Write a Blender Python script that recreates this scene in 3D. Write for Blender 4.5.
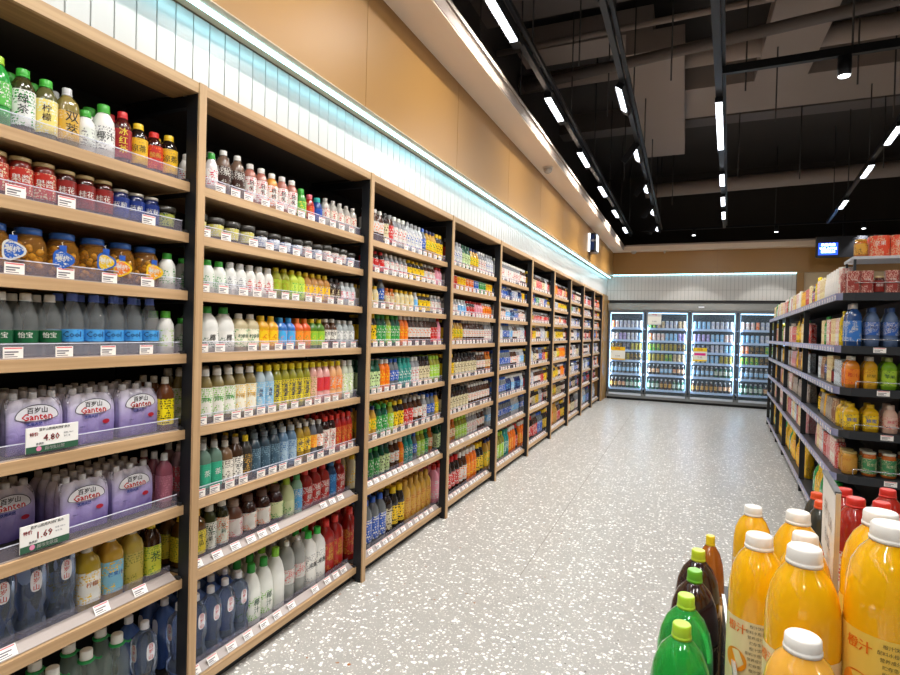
import bpy, math, random
from mathutils import Matrix, Vector
random.seed(7)
PI = math.pi
C = bpy.context.scene.collection
sc = bpy.context.scene
for o in list(bpy.data.objects): bpy.data.objects.remove(o)

# ------------------------------------------------------------ camera
YAW, PITCH, ROLL, FPX = .4032, -.0132, .0262, 550.
cam = bpy.data.cameras.new('camera'); cam.sensor_width = 36; cam.lens = FPX/900*36
cam.clip_start = .05; cam.clip_end = 80
co = bpy.data.objects.new('camera', cam); C.objects.link(co); sc.camera = co
cy, sy = math.cos(YAW), math.sin(YAW)
F = Vector((-sy*math.cos(PITCH), cy*math.cos(PITCH), math.sin(PITCH)))
R0 = Vector((cy, sy, 0)); U0 = R0.cross(F)
RR = R0*math.cos(ROLL)+U0*math.sin(ROLL); UU = U0*math.cos(ROLL)-R0*math.sin(ROLL)
M = Matrix((RR, UU, -F)).transposed().to_4x4(); M.translation = Vector((0, 0, 1.6))
co.matrix_world = M
# ------------------------------------------------------------ world, exposure
w = bpy.data.worlds.new('world'); sc.world = w; w.use_nodes = True
w.node_tree.nodes['Background'].inputs[0].default_value = (.9, .93, 1, 1)
w.node_tree.nodes['Background'].inputs[1].default_value = .13
sc.view_settings.view_transform = 'Standard'; sc.view_settings.look = 'None'
sc.view_settings.gamma = 1; sc.view_settings.use_curve_mapping = False
sc.view_settings.exposure = 0.40
LAMP_W = 14.0        # watts of one track lamp
WASH_W = 8.5        # watts of one shelf-washing lamp
LED_S = 6.0          # emission of the cove strip

# ------------------------------------------------------------ materials
def srgb(h):
    v = [int(h[i:i+2], 16)/255 for i in (0, 2, 4)]
    return tuple((x/12.92 if x <= .04045 else ((x+.055)/1.055)**2.4) for x in v)
COL = dict(white='dddbd5', cream='dccfa8', beige='d9c39a', black='17171a', dark='26211f', grey='8d8e92', silver='b9bcc2',
    red='c8201c', dred='7d1410', orange='ef7415', amber='b5651a', yellow='f2c818', lemon='efe04a', gold='c99a3c',
    lime='a4cf3a', green='2f9a3f', dgreen='14523a', teal='1f8f86', mint='a8dcc0', blue='1d56b8', navy='15255c', sky='6fb4e6',
    cyan='38b5e0', purple='6f5bb0', lilac='b3a6dc', pink='ef9bb0', rose='d8475f', peach='f5b98a', brown='4a2814', cola='240f0a',
    tan='c79a62', olive='8b8a2a', oj='ffbd10', ltgrey='cfd0d2', palegreen='cfe3a6', maroon='571418', tea='7a3a12', steel='6b7075')
def rgb(c): return srgb(COL.get(c, c))
MATS = {}
def base(name):
    m = bpy.data.materials.new(name); m.use_nodes = True
    return m, m.node_tree.nodes, m.node_tree.links, m.node_tree.nodes['Principled BSDF']
def solid(c, rough=.4, metal=0., coat=0., spec=.5):
    k = ('s', c, rough, metal, coat)
    if k not in MATS:
        m, n, l, p = base('plain_'+str(c))
        p.inputs['Base Color'].default_value = (*rgb(c), 1); p.inputs['Roughness'].default_value = rough
        p.inputs['Metallic'].default_value = metal; p.inputs['Coat Weight'].default_value = coat
        MATS[k] = m
    return MATS[k]
def liquid(c):      # opaque drink behind glossy plastic
    k = ('l', c)
    if k not in MATS:
        m, n, l, p = base('drink_'+str(c))
        p.inputs['Base Color'].default_value = (*rgb(c), 1); p.inputs['Roughness'].default_value = .16
        p.inputs['Coat Weight'].default_value = .6; p.inputs['Coat Roughness'].default_value = .05
        MATS[k] = m
    return MATS[k]
def juice(c):       # cloudy juice, light passes through a little
    k = ('j', c)
    if k not in MATS:
        m, n, l, p = base('juice_'+str(c))
        p.inputs['Base Color'].default_value = (*rgb(c), 1); p.inputs['Roughness'].default_value = .12
        p.inputs['Subsurface Weight'].default_value = .35; p.inputs['Subsurface Radius'].default_value = (.03, .026, .01)
        p.inputs['Coat Weight'].default_value = .8; p.inputs['Coat Roughness'].default_value = .03
        MATS[k] = m
    return MATS[k]
def clear(c):       # clear bottle with clear drink
    k = ('c', c)
    if k not in MATS:
        m, n, l, p = base('clear_'+str(c))
        p.inputs['Base Color'].default_value = (*rgb(c), 1); p.inputs['Roughness'].default_value = .03
        p.inputs['Transmission Weight'].default_value = .9; p.inputs['IOR'].default_value = 1.33
        MATS[k] = m
    return MATS[k]
def pane(c='dfe6ee', alpha=.22, rough=.05):   # thin sheet
    k = ('p', c, alpha)
    if k not in MATS:
        m, n, l, p = base('sheet_'+str(c))
        t = n.new('ShaderNodeBsdfTransparent'); x = n.new('ShaderNodeMixShader')
        p.inputs['Base Color'].default_value = (*rgb(c), 1); p.inputs['Roughness'].default_value = rough
        x.inputs[0].default_value = alpha
        l.new(t.outputs[0], x.inputs[1]); l.new(p.outputs[0], x.inputs[2]); l.new(x.outputs[0], n['Material Output'].inputs[0])
        MATS[k] = m
    return MATS[k]
def printed(c1, c2, sx=190, sz=120, thr=.52):     # label print: marks of the second colour on the first
    k = ('r', c1, c2, sx)
    if k not in MATS:
        m, n, l, p = base('print_%s_%s' % (c1, c2))
        tc = n.new('ShaderNodeTexCoord'); mp = n.new('ShaderNodeMapping'); mp.inputs['Scale'].default_value = (sx, sx, sz)
        no = n.new('ShaderNodeTexNoise'); no.inputs['Scale'].default_value = 1; no.inputs['Detail'].default_value = 1
        no2 = n.new('ShaderNodeTexNoise'); no2.inputs['Scale'].default_value = .16; no2.inputs['Detail'].default_value = 0
        g = n.new('ShaderNodeMath'); g.operation = 'GREATER_THAN'; g.inputs[1].default_value = thr
        g2 = n.new('ShaderNodeMath'); g2.operation = 'GREATER_THAN'; g2.inputs[1].default_value = .42
        mu = n.new('ShaderNodeMath'); mu.operation = 'MULTIPLY'
        mx = n.new('ShaderNodeMix'); mx.data_type = 'RGBA'
        l.new(tc.outputs['Object'], mp.inputs[0]); l.new(mp.outputs[0], no.inputs['Vector']); l.new(mp.outputs[0], no2.inputs['Vector'])
        l.new(no.outputs[0], g.inputs[0]); l.new(no2.outputs[0], g2.inputs[0]); l.new(g.outputs[0], mu.inputs[0]); l.new(g2.outputs[0], mu.inputs[1])
        sp = n.new('ShaderNodeSeparateXYZ'); l.new(tc.outputs['Object'], sp.inputs[0]); fr = n.new('ShaderNodeMath'); fr.operation = 'PINGPONG'; fr.inputs[1].default_value = 1.
        ms = n.new('ShaderNodeMath'); ms.operation = 'MULTIPLY'; ms.inputs[1].default_value = sx*1.1; l.new(sp.outputs[2], ms.inputs[0]); l.new(ms.outputs[0], fr.inputs[0])
        g3 = n.new('ShaderNodeMath'); g3.operation = 'GREATER_THAN'; g3.inputs[1].default_value = .32; l.new(fr.outputs[0], g3.inputs[0])
        m3 = n.new('ShaderNodeMath'); m3.operation = 'MULTIPLY'; l.new(mu.outputs[0], m3.inputs[0]); l.new(g3.outputs[0], m3.inputs[1])
        l.new(m3.outputs[0], mx.inputs[0]); mx.inputs[6].default_value = (*rgb(c1), 1); mx.inputs[7].default_value = (*rgb(c2), 1)
        l.new(mx.outputs[2], p.inputs['Base Color']); p.inputs['Roughness'].default_value = .32
        MATS[k] = m
    return MATS[k]
def glow(c, s):
    k = ('g', c, s)
    if k not in MATS:
        m, n, l, p = base('glow_'+str(c))
        p.inputs['Base Color'].default_value = (*rgb(c), 1)
        p.inputs['Emission Color'].default_value = (*rgb(c), 1); p.inputs['Emission Strength'].default_value = s
        MATS[k] = m
    return MATS[k]
def wood(axis=1, c1='c9a67e', c2='b39068'):
    k = ('w', axis, c1)
    if k not in MATS:
        m, n, l, p = base('oak')
        tc = n.new('ShaderNodeTexCoord'); mp = n.new('ShaderNodeMapping')
        s = [55, 55, 55]; s[axis] = 1.6; mp.inputs['Scale'].default_value = s
        no = n.new('ShaderNodeTexNoise'); no.inputs['Scale'].default_value = 1; no.inputs['Detail'].default_value = 4
        mx = n.new('ShaderNodeMix'); mx.data_type = 'RGBA'; mr = n.new('ShaderNodeMapRange')
        mr.inputs[1].default_value = .35; mr.inputs[2].default_value = .65
        l.new(tc.outputs['Object'], mp.inputs[0]); l.new(mp.outputs[0], no.inputs['Vector']); l.new(no.outputs[0], mr.inputs[0])
        l.new(mr.outputs[0], mx.inputs[0]); mx.inputs[6].default_value = (*rgb(c2), 1); mx.inputs[7].default_value = (*rgb(c1), 1)
        l.new(mx.outputs[2], p.inputs['Base Color']); p.inputs['Roughness'].default_value = .5
        MATS[k] = m
    return MATS[k]
def terrazzo():
    m, n, l, p = base('terrazzo')
    tc = n.new('ShaderNodeTexCoord'); no = n.new('ShaderNodeTexNoise'); no.inputs['Scale'].default_value = 45; no.inputs['Detail'].default_value = 1
    sub = n.new('ShaderNodeVectorMath'); sub.operation = 'SCALE'; sub.inputs['Scale'].default_value = .022
    add = n.new('ShaderNodeVectorMath'); add.operation = 'ADD'
    l.new(tc.outputs['Object'], no.inputs['Vector']); l.new(no.outputs['Color'], sub.inputs[0]); l.new(sub.outputs[0], add.inputs[0]); l.new(tc.outputs['Object'], add.inputs[1])
    prev = None
    g0 = n.new('ShaderNodeTexNoise'); g0.inputs['Scale'].default_value = 9; g0.inputs['Detail'].default_value = 5
    l.new(tc.outputs['Object'], g0.inputs['Vector'])
    mb = n.new('ShaderNodeMix'); mb.data_type = 'RGBA'; mb.inputs[6].default_value = (*rgb('9c9a97'), 1); mb.inputs[7].default_value = (*rgb('b3b0ac'), 1)
    l.new(g0.outputs[0], mb.inputs[0]); prev = mb.outputs[2]
    for sca, thr, colr in ((110, .22, 'd6d2c9'), (62, .21, 'eceae5'), (36, .29, 'faf8f4'), (13, .07, '9b6f4c'), (19, .08, '6d6a66')):
        v = n.new('ShaderNodeTexVoronoi'); v.inputs['Scale'].default_value = sca
        l.new(add.outputs[0], v.inputs['Vector'])
        s = n.new('ShaderNodeSeparateColor'); l.new(v.outputs['Color'], s.inputs[0])
        mm = n.new('ShaderNodeMath'); mm.operation = 'MULTIPLY'; mm.inputs[1].default_value = thr*1.5; l.new(s.outputs[0], mm.inputs[0])
        lt = n.new('ShaderNodeMath'); lt.operation = 'LESS_THAN'; l.new(v.outputs['Distance'], lt.inputs[0]); l.new(mm.outputs[0], lt.inputs[1])
        mx = n.new('ShaderNodeMix'); mx.data_type = 'RGBA'; l.new(lt.outputs[0], mx.inputs[0]); l.new(prev, mx.inputs[6]); mx.inputs[7].default_value = (*rgb(colr), 1)
        prev = mx.outputs[2]
    l.new(prev, p.inputs['Base Color']); p.inputs['Roughness'].default_value = .3; p.inputs['Specular IOR Level'].default_value = .5
    return m
def paint(c, rough=.6, bump=0, sheen=.0):
    m, n, l, p = base('paint_'+c)
    tc = n.new('ShaderNodeTexCoord'); no = n.new('ShaderNodeTexNoise'); no.inputs['Scale'].default_value = 1.3; no.inputs['Detail'].default_value = 5
    mx = n.new('ShaderNodeMix'); mx.data_type = 'RGBA'; a = rgb(c)
    l.new(tc.outputs['Object'], no.inputs['Vector']); l.new(no.outputs[0], mx.inputs[0])
    mx.inputs[6].default_value = (*[x*.94 for x in a], 1); mx.inputs[7].default_value = (*[min(1, x*1.06) for x in a], 1)
    l.new(mx.outputs[2], p.inputs['Base Color']); p.inputs['Roughness'].default_value = rough
    return m

# ------------------------------------------------------------ mesh builder
class MB:
    def __init__(s): s.v = []; s.f = []; s.m = []; s.mats = []
    def slot(s, mat):
        if mat not in s.mats: s.mats.append(mat)
        return s.mats.index(mat)
    def add(s, vs, fs, mat, smooth=False):
        b = len(s.v); s.v += [tuple(p) for p in vs]; k = s.slot(mat)
        for f in fs: s.f.append([b+i for i in f]); s.m.append((k, smooth))
        return s
    def box(s, x0, x1, y0, y1, z0, z1, mat):
        vs = [(x, y, z) for z in (z0, z1) for y in (y0, y1) for x in (x0, x1)]
        return s.add(vs, [(0, 2, 3, 1), (4, 5, 7, 6), (0, 1, 5, 4), (2, 6, 7, 3), (0, 4, 6, 2), (1, 3, 7, 5)], mat)
    def bevbox(s, x0, x1, y0, y1, z0, z1, b, mat):     # box with chamfered vertical and top edges
        def rg(i, z): return [(x0+i+b, y0+i, z), (x1-i-b, y0+i, z), (x1-i, y0+i+b, z), (x1-i, y1-i-b, z), (x1-i-b, y1-i, z), (x0+i+b, y1-i, z), (x0+i, y1-i-b, z), (x0+i, y0+i+b, z)]
        vs = rg(0, z0)+rg(0, z1-b)+rg(b, z1); fs = [tuple(range(7, -1, -1)), tuple(range(16, 24))]
        for k in (0, 8):
            for i in range(8): j = (i+1) % 8; fs.append((k+i, k+j, k+8+j, k+8+i))
        return s.add(vs, fs, mat)
    def rev(s, prof, mat, seg=20, n=2., cx=0, cy=0, sy=1., smooth=True, caps=True):   # prof: (r, z[, n])
        vs = []
        for q in prof:
            r, z = q[0], q[1]; e = q[2] if len(q) > 2 else n
            for i in range(seg):
                t = 2*PI*(i+.5*(n > 2.5))/seg; c, d = math.cos(t), math.sin(t)
                k = r/((abs(c)**e+abs(d)**e)**(1/e))
                vs.append((cx+k*c, cy+k*d*sy, z))
        fs = []
        for a in range(len(prof)-1):
            for i in range(seg):
                j = (i+1) % seg; fs.append((a*seg+i, a*seg+j, (a+1)*seg+j, (a+1)*seg+i))
        s.add(vs, fs, mat, smooth)
        if caps:
            b = len(s.v)-len(vs); k = s.slot(mat)
            s.f.append([b+i for i in range(seg-1, -1, -1)]); s.m.append((k, False))
            t = b+(len(prof)-1)*seg; s.f.append([t+i for i in range(seg)]); s.m.append((k, False))
        return s
    def tube(s, pts, r, mat, seg=8):
        pts = [Vector(p) for p in pts]; vs = []
        for i, p in enumerate(pts):
            d = (pts[min(i+1, len(pts)-1)]-pts[max(i-1, 0)]).normalized()
            a = d.orthogonal().normalized() if i == 0 else (a-d*a.dot(d)).normalized()
            b = d.cross(a)
            for k in range(seg): t = 2*PI*k/seg; vs.append(p+a*r*math.cos(t)+b*r*math.sin(t))
        fs = [(i*seg+k, i*seg+(k+1) % seg, (i+1)*seg+(k+1) % seg, (i+1)*seg+k) for i in range(len(pts)-1) for k in range(seg)]
        fs += [tuple(range(seg-1, -1, -1)), tuple((len(pts)-1)*seg+k for k in range(seg))]
        return s.add(vs, fs, mat, True)
    def bar(s, a, b, wx, wz, mat):      # bar of rectangular section between two points, wz vertical
        a, b = Vector(a), Vector(b); d = (b-a).normalized()
        u = d.cross(Vector((0, 0, 1)));
        if u.length < .01: u = Vector((1, 0, 0))
        u = u.normalized()*wx/2; v = u.cross(d).normalized()*wz/2
        vs = [p+i*u+j*v for p in (a, b) for i, j in ((-1, -1), (1, -1), (1, 1), (-1, 1))]
        return s.add(vs, [(0, 1, 2, 3), (7, 6, 5, 4), (0, 4, 5, 1), (1, 5, 6, 2), (2, 6, 7, 3), (3, 7, 4, 0)], mat)
    def merge(s, o, mtx):
        b = len(s.v); s.v += [tuple(mtx @ Vector(p)) for p in o.v]; mp = [s.slot(m) for m in o.mats]
        for f, (k, sm) in zip(o.f, o.m): s.f.append([b+i for i in f]); s.m.append((mp[k], sm))
        return s
    def mesh(s, name):
        me = bpy.data.meshes.new(name); me.from_pydata(s.v, [], s.f)
        for m in s.mats: me.materials.append(m)
        me.polygons.foreach_set('material_index', [k for k, _ in s.m]); me.polygons.foreach_set('use_smooth', [q for _, q in s.m])
        me.update(); return me
def link(name, data, parent=None, loc=None, rz=0):
    o = bpy.data.objects.new(name, data); C.objects.link(o)
    if parent: o.parent = parent
    if loc is not None: o.location = loc
    if rz: o.rotation_euler = (0, 0, rz)
    return o
def obj(name, mb, parent=None, loc=None, rz=0): return link(name, mb.mesh(name), parent, loc, rz)
def short(s):
    for a, b in ((' of the ', ' of '), (' along the ', ' along '), (' on the ', ' on '), (' shelf of ', ' shelf, '), (', front of ', ', front of '), (' with a ', ' with '), ('-labelled bottle with ', '-labelled bottle, '), (' standing', ''), (' bottle with ', ' bottle, '), (', aisle side', ''), (' upright', ''), (' large', ''), (' lettering', ''), (' big ', ' '), (' the ', ' ')):
        if len(s.replace('-', ' ').split()) <= 16: break
        s = s.replace(a, b)
    return s
def tag(o, label, cat, group=None, kind=None):
    if label: label = short(label)
    if group: group = short(group)
    if label: o['label'] = label
    if cat: o['category'] = cat
    if group: o['group'] = group
    if kind: o['kind'] = kind
    return o
def thing(name, label, cat, loc=(0, 0, 0), rz=0, group=None):
    return tag(link(name, None, None, loc, rz), label, cat, group)
def struct(name, mb):
    o = obj(name, mb); o['kind'] = 'structure'; return o

# ------------------------------------------------------------ text
TX = {}
def text2d(s, size):
    k = s
    if k not in TX:
        cu = bpy.data.curves.new('t', 'FONT'); cu.body = s; cu.size = 1; cu.resolution_u = 1; cu.align_x = 'CENTER'; cu.align_y = 'CENTER'
        ob = bpy.data.objects.new('t', cu); C.objects.link(ob)
        dg = bpy.context.evaluated_depsgraph_get(); dg.update()
        me = bpy.data.meshes.new_from_object(ob.evaluated_get(dg))
        TX[k] = ([(v.co.x, v.co.y) for v in me.vertices], [tuple(p.vertices) for p in me.polygons])
        bpy.data.objects.remove(ob); bpy.data.curves.remove(cu); bpy.data.meshes.remove(me)
    vs, fs = TX[k]
    return [(x*size, y*size) for x, y in vs], fs
def text_flat(mb, s, size, org, ux, uz, mat, bold=0):  # on a plane: org centre, ux right, uz up
    vs, fs = text2d(s, size); o = Vector(org); a = Vector(ux); b = Vector(uz)
    for d in ((0, 0), (bold, 0), (0, bold)) if bold else ((0, 0),):
        mb.add([o+a*(x+d[0])+b*(y+d[1]) for x, y in vs], fs, mat)
def text_wrap(mb, s, size, r, z, n, mat, ang=0, vert=False, bold=0):
    rows = list(s) if vert else [s]
    for i, t in enumerate(rows):
        vs, fs = text2d(t, size); zz = z-(i-(len(rows)-1)/2)*size*1.05
        for d in (0, bold) if bold else (0,):
            out = []
            for x, y in vs:
                th = (x+d)/r; c, q = math.cos(th), math.sin(th)
                k = r/((abs(c)**n+abs(q)**n)**(1/n)) if n > 2 else r
                th2 = th+ang; out.append((k*math.cos(th2), k*math.sin(th2), zz+y))
            mb.add(out, fs, mat)

# ------------------------------------------------------------ products
SH = dict(  # profile, label range, cap (z0, r), section exponent
 pet=([(.85, 0), (1, .03), (1, .25), (.95, .28), (1, .31), (1, .6), (.97, .67), (.82, .77), (.55, .85), (.43, .88), (.43, .91)], (.3, .63), (.905, .47), 2),
 tea=([(.85, 0), (1, .03), (1, .08), (.96, .1), (1, .12), (1, .66), (.93, .74), (.7, .82), (.5, .87), (.5, .9)], (.12, .66), (.89, .54), 2),
 water=([(.85, 0), (1, .03), (1, .06), (.93, .08), (1, .1), (.93, .13), (1, .16), (.93, .19), (1, .22), (1, .44), (.93, .46), (1, .49), (1, .55), (.92, .66), (.7, .77), (.45, .85), (.42, .9)], (.24, .43), (.9, .46), 2),
 sqw=([(.9, 0), (1, .02), (1, .15), (.86, .2), (.84, .3), (.98, .36), (1, .4), (1, .68), (.9, .78), (.6, .85, 2), (.36, .89, 2), (.36, .92, 2)], (.5, .74), (.915, .4), 4),
 sq=([(.92, 0), (1, .02), (1, .68), (.86, .77), (.5, .86, 2.2), (.42, .9, 2)], (.12, .6), (.89, .47), 4),
 milk=([(.95, 0), (1, .02), (1, .6), (.92, .7), (.66, .8), (.52, .85), (.5, .87)], (.16, .58), (.86, .56), 2),
 soda=([(.7, 0), (.95, .03), (1, .1), (1, .26), (.97, .3), (1, .34), (1, .6), (.97, .69), (.87, .78), (.66, .86), (.38, .912), (.29, .925), (.28, .94)], (.3, .55), (.935, .31), 2),
 oj=([(.85, 0), (1, .03), (1, .08), (.97, .1), (1, .12), (1, .66), (.975, .73), (.88, .81), (.69, .875), (.48, .915), (.43, .94)], (.1, .56), (.937, .475), 2),
 jar=([(.88, 0), (1, .05), (1, .7), (.9, .8), (.84, .9)], (.12, .74), (.9, .88), 2),
 bigjar=([(.82, 0), (.97, .08), (1, .2), (1, .55), (.9, .72), (.72, .84), (.66, .88)], None, (.86, .72), 2),
 tub=([(.74, 0), (.8, .1), (.9, .6), (.95, .76)], (.18, .68), (.76, 1.04), 2),
 can=([(.82, 0), (1, .05), (1, .9), (.86, .97)], (.05, .9), (.96, .84), 2),
 jug=([(.92, 0), (1, .03), (1, .5), (.93, .62), (.72, .75), (.45, .84, 2), (.4, .88, 2)], (.1, .46), (.87, .45), 3),
 carton=([(1, 0), (1, .995), (.97, 1.)], None, None, 14),
 pouch=([(.9, 0), (1, .05), (1, .5), (.9, .75), (.8, .96), (.82, 1)], None, None, 5))
PR = {}
def P(key, shape, h, r, body, cap, c1, c2, desc, name='juice_bottle', cat='juice bottle', text=None, tc='black', fin='l', ts=None, vert=False, sy=1., seal=None):
    PR[key] = dict(key=key, shape=shape, h=h, r=r, body=body, cap=cap, c1=c1, c2=c2, desc=desc, name=name, cat=cat, text=text, tc=tc, fin=fin, ts=ts, vert=vert, sy=sy)
def tinted(c):      # see-through coloured soda
    k = ('t', c)
    if k not in MATS:
        m, n, l, p = base('tinted_'+str(c))
        p.inputs['Base Color'].default_value = (*rgb(c), 1); p.inputs['Roughness'].default_value = .05
        p.inputs['Transmission Weight'].default_value = .7; p.inputs['IOR'].default_value = 1.33; p.inputs['Coat Weight'].default_value = .6
        MATS[k] = m
    return MATS[k]
FIN = dict(w=lambda c: pane(c, .11), t=tinted, g=lambda c: pane(c, .38), l=liquid, c=clear, s=solid, j=juice)
def parts_of(p, seg=22, lod=False):
    """returns list of (part name, MB)"""
    prof, lab, cap, n = SH[p['shape']]; h, r = p['h'], p['r']; out = []
    fin = p['fin']
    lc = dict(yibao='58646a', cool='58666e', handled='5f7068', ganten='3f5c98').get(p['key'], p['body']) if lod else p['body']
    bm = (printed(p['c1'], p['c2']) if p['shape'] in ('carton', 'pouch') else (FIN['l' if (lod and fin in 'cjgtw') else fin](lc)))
    b = MB(); pr = [(q[0]*r, q[1]*h)+tuple(q[2:]) for q in prof]
    if lod and len(pr) > 8: pr = [q for i, q in enumerate(pr) if i in (0, 1, len(pr)-1) or i % 2 == 0]
    b.rev(pr, bm, 16 if (n > 5 and not lod) else seg, n, sy=p['sy'], smooth=n < 5)
    if p['shape'] == 'carton' and p['text'] and not lod:
        text_flat(b, p['text'], p['ts'] or r*.6, (r*1.01, 0, h*.6), (0, 1, 0), (0, 0, 1), solid(p['tc']))
    out.append(('bottle_body' if 'bottle' in p['name'] else 'body', b))
    if p['shape'] == 'bigjar' and not lod:
        f = MB()
        for i in range(26):
            a = random.uniform(0, 2*PI); q = .62*r; rr = .2*r*random.uniform(.8, 1.15)
            f.rev([(rr*.1, -rr), (rr*.75, -rr*.6), (rr, 0), (rr*.75, rr*.6), (rr*.1, rr)], liquid('e0a02a'), 8, 2)
            k = 40; 
            for t in range(len(f.v)-k, len(f.v)):
                x, y, z = f.v[t]; f.v[t] = (x+q*math.cos(a), y+q*math.sin(a), z+h*(.16+.52*i/26))
        out.append(('fruit', f))
    if cap:
        c = MB(); z0, cr = cap; cr *= r; zc = z0*h
        cm = solid(p['cap'], .35)
        if p['shape'] in ('jar', 'bigjar', 'tub', 'can'): c.rev([(cr*.97, zc), (cr, zc+.15*(h-zc)), (cr, h*.99), (cr*.9, h)], solid(p['cap'], .3, .6 if p['shape'] == 'can' else 0), seg, 2)
        else:
            c.rev([(cr*1.04, zc-.004), (cr*1.04, zc+.001), (cr*.98, zc+.0015), (cr, zc+.003), (cr*.97, h*.992), (cr*.88, h)], cm, seg, 2)
        out.append(('lid' if p['shape'] in ('jar', 'bigjar', 'tub', 'can') else 'cap', c))
    if lab and p['c1']:
        lb = MB(); z0, z1 = lab[0]*h, lab[1]*h
        def rad(z):
            for a, q in zip(pr, pr[1:]):
                if a[1] <= z <= q[1]: t = (z-a[1])/max(1e-6, q[1]-a[1]); return a[0]+(q[0]-a[0])*t
            return r
        zs = [z0, (z0+z1)/2, z1] if not lod else [z0, z1]
        if p['shape'] == 'tub': rs = [rad(z)+.001 for z in zs]
        else: rs = [max(rad(z) for z in (z0, (z0+z1)/2, z1))+.0009]*len(zs)
        m = printed(p['c1'], p['c2'], *((100, 70) if p['key'][0] in 'ghGc' and p['key'][1:].isdigit() else ())) if p['key'] not in ('oj2', 'oj3', 'oj4') else solid(p['c1'], .35)
        if p['shape'] == 'sqw':
            # upright oval label patch on the front face
            k = r/1.0+.0012; vs = []; N = 14
            for i in range(N):
                t = 2*PI*i/N; vs.append((k, .42*r*math.copysign(abs(math.cos(t))**.7, math.cos(t)), (z0+z1)/2+(z1-z0)*.5*math.copysign(abs(math.sin(t))**.7, math.sin(t))))
            lb.add(vs, [tuple(range(N))], solid(p['c1']))
            for ang in (PI/2, -PI/2, PI):
                lb.add([(x*math.cos(ang)-y*math.sin(ang), x*math.sin(ang)+y*math.cos(ang), z) for x, y, z in vs], [tuple(range(N))], solid(p['c1']))
            if p['text'] and not lod:
                for ang in (0, -PI/2): 
                    text_wrap(lb, p['text'], .5*r, k+.0008, (z0+z1)/2, 4, solid(p['tc']), ang, vert=True, bold=.0006)
        else:
            lb.rev(list(zip(rs, zs)), m, seg, n, sy=p['sy'], smooth=True, caps=False)
            if p['text'] and not lod:
                s = p['ts'] or min((z1-z0)*.36, r*1.0)
                text_wrap(lb, p['text'], s, rs[0]+.0007, (z0+z1)/2+(z1-z0)*.08, n, solid(p['tc']), 0, p['vert'], .0007)
        out.append(('label', lb))
    if 'green neck ring' in p['desc']:
        g = MB(); zc = cap[0]*h-.004; g.rev([(r*.55, zc-.010), (r*.62, zc-.006), (r*.6, zc), (r*.5, zc+.002)], solid('23a052'), seg, 2)
        g.tube([(0, r*.5, zc-.004), (0, r*.9, zc-.012), (0, r*1.05, zc-.006)], .004, solid('23a052'), 6); out.append(('neck_ring', g))
    if p['key'] in ('oj2', 'oj3', 'oj4') and not lod:
        R1 = r+.0018; zl = (SH['oj'][1][0]*.35+SH['oj'][1][1]*.65)*h
        tx = MB()
        for q in range(9): text_wrap(tx, ('橙汁饮料净含量两升', '配料水橙浆白砂糖柠檬酸', '营养成分表能量蛋白质', '贮存条件阴凉干燥处')[q % 4], .0062, R1, zl+.045-.0095*q, 2, solid('5c4a2a'), .1)
        text_wrap(tx, '橙汁', .018, R1, zl+.034, 2, solid('ef7a18'), -.95, bold=.0008)
        N = 20; vs = []
        for q in range(N): a = 2*PI*q/N; th = -.95+.42*math.cos(a); vs.append((R1*math.cos(th), R1*math.sin(th), zl-.022+.02*math.sin(a)))
        tx.add(vs, [tuple(range(N))], solid('f59a1c')); out.append(('label_print', tx))
    if p['shape'] == 'jug':
        hd = MB(); hd.tube([(-.75*r, 0, .6*h), (-1.02*r, 0, .66*h), (-.98*r, 0, .76*h), (-.6*r, 0, .84*h), (-.38*r, 0, .85*h)], .13*r, bm, 8)
        out.append(('handle', hd))
    return out
HC, LC = {}, {}
def lodmb(key):
    if key not in LC:
        mb = MB()
        for nm, m in parts_of(PR[key], 10, True): mb.merge(m, Matrix())
        LC[key] = [mb, None]
    return LC[key][0]
def lodmesh(key):
    lodmb(key)
    if LC[key][1] is None: LC[key][1] = LC[key][0].mesh(PR[key]['name'])
    return LC[key][1]
def put(key, loc, rz, label, hero=True, group=None, extra=None, scale=1.):
    p = PR[key]
    if not hero:
        o = link(p['name'], lodmesh(key), None, loc, rz); tag(o, label, p['cat'], group)
        if scale != 1.: o.scale = (scale,)*3
        return o
    t = thing(p['name'], label, p['cat'], loc, rz, group)
    if scale != 1.: t.scale = (scale,)*3
    if key not in HC: HC[key] = [(nm, m.mesh(nm)) for nm, m in parts_of(p)]
    for nm, me in HC[key]: link(nm, me, t)
    return t
ORD = 'first second third fourth fifth sixth seventh eighth ninth tenth eleventh twelfth thirteenth fourteenth fifteenth sixteenth seventeenth eighteenth nineteenth twentieth'.split()
ORD += ['twenty-'+x for x in ORD[:9]]+['thirtieth']+['thirty-'+x for x in ORD[:9]]

T = lambda key, *a, **k: P(key, *a, name='tea_bottle', cat='tea bottle', **k)
Wt = lambda key, *a, **k: P(key, *a, name='water_bottle', cat='water bottle', **k)
Mk = lambda key, *a, **k: P(key, *a, name='milk_drink_bottle', cat='milk drink bottle', fin='s', **k)
So = lambda key, *a, **k: P(key, *a, name='soft_drink_bottle', cat='soft drink bottle', **k)
Ju = lambda key, *a, **k: P(key, *a, **k)
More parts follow.
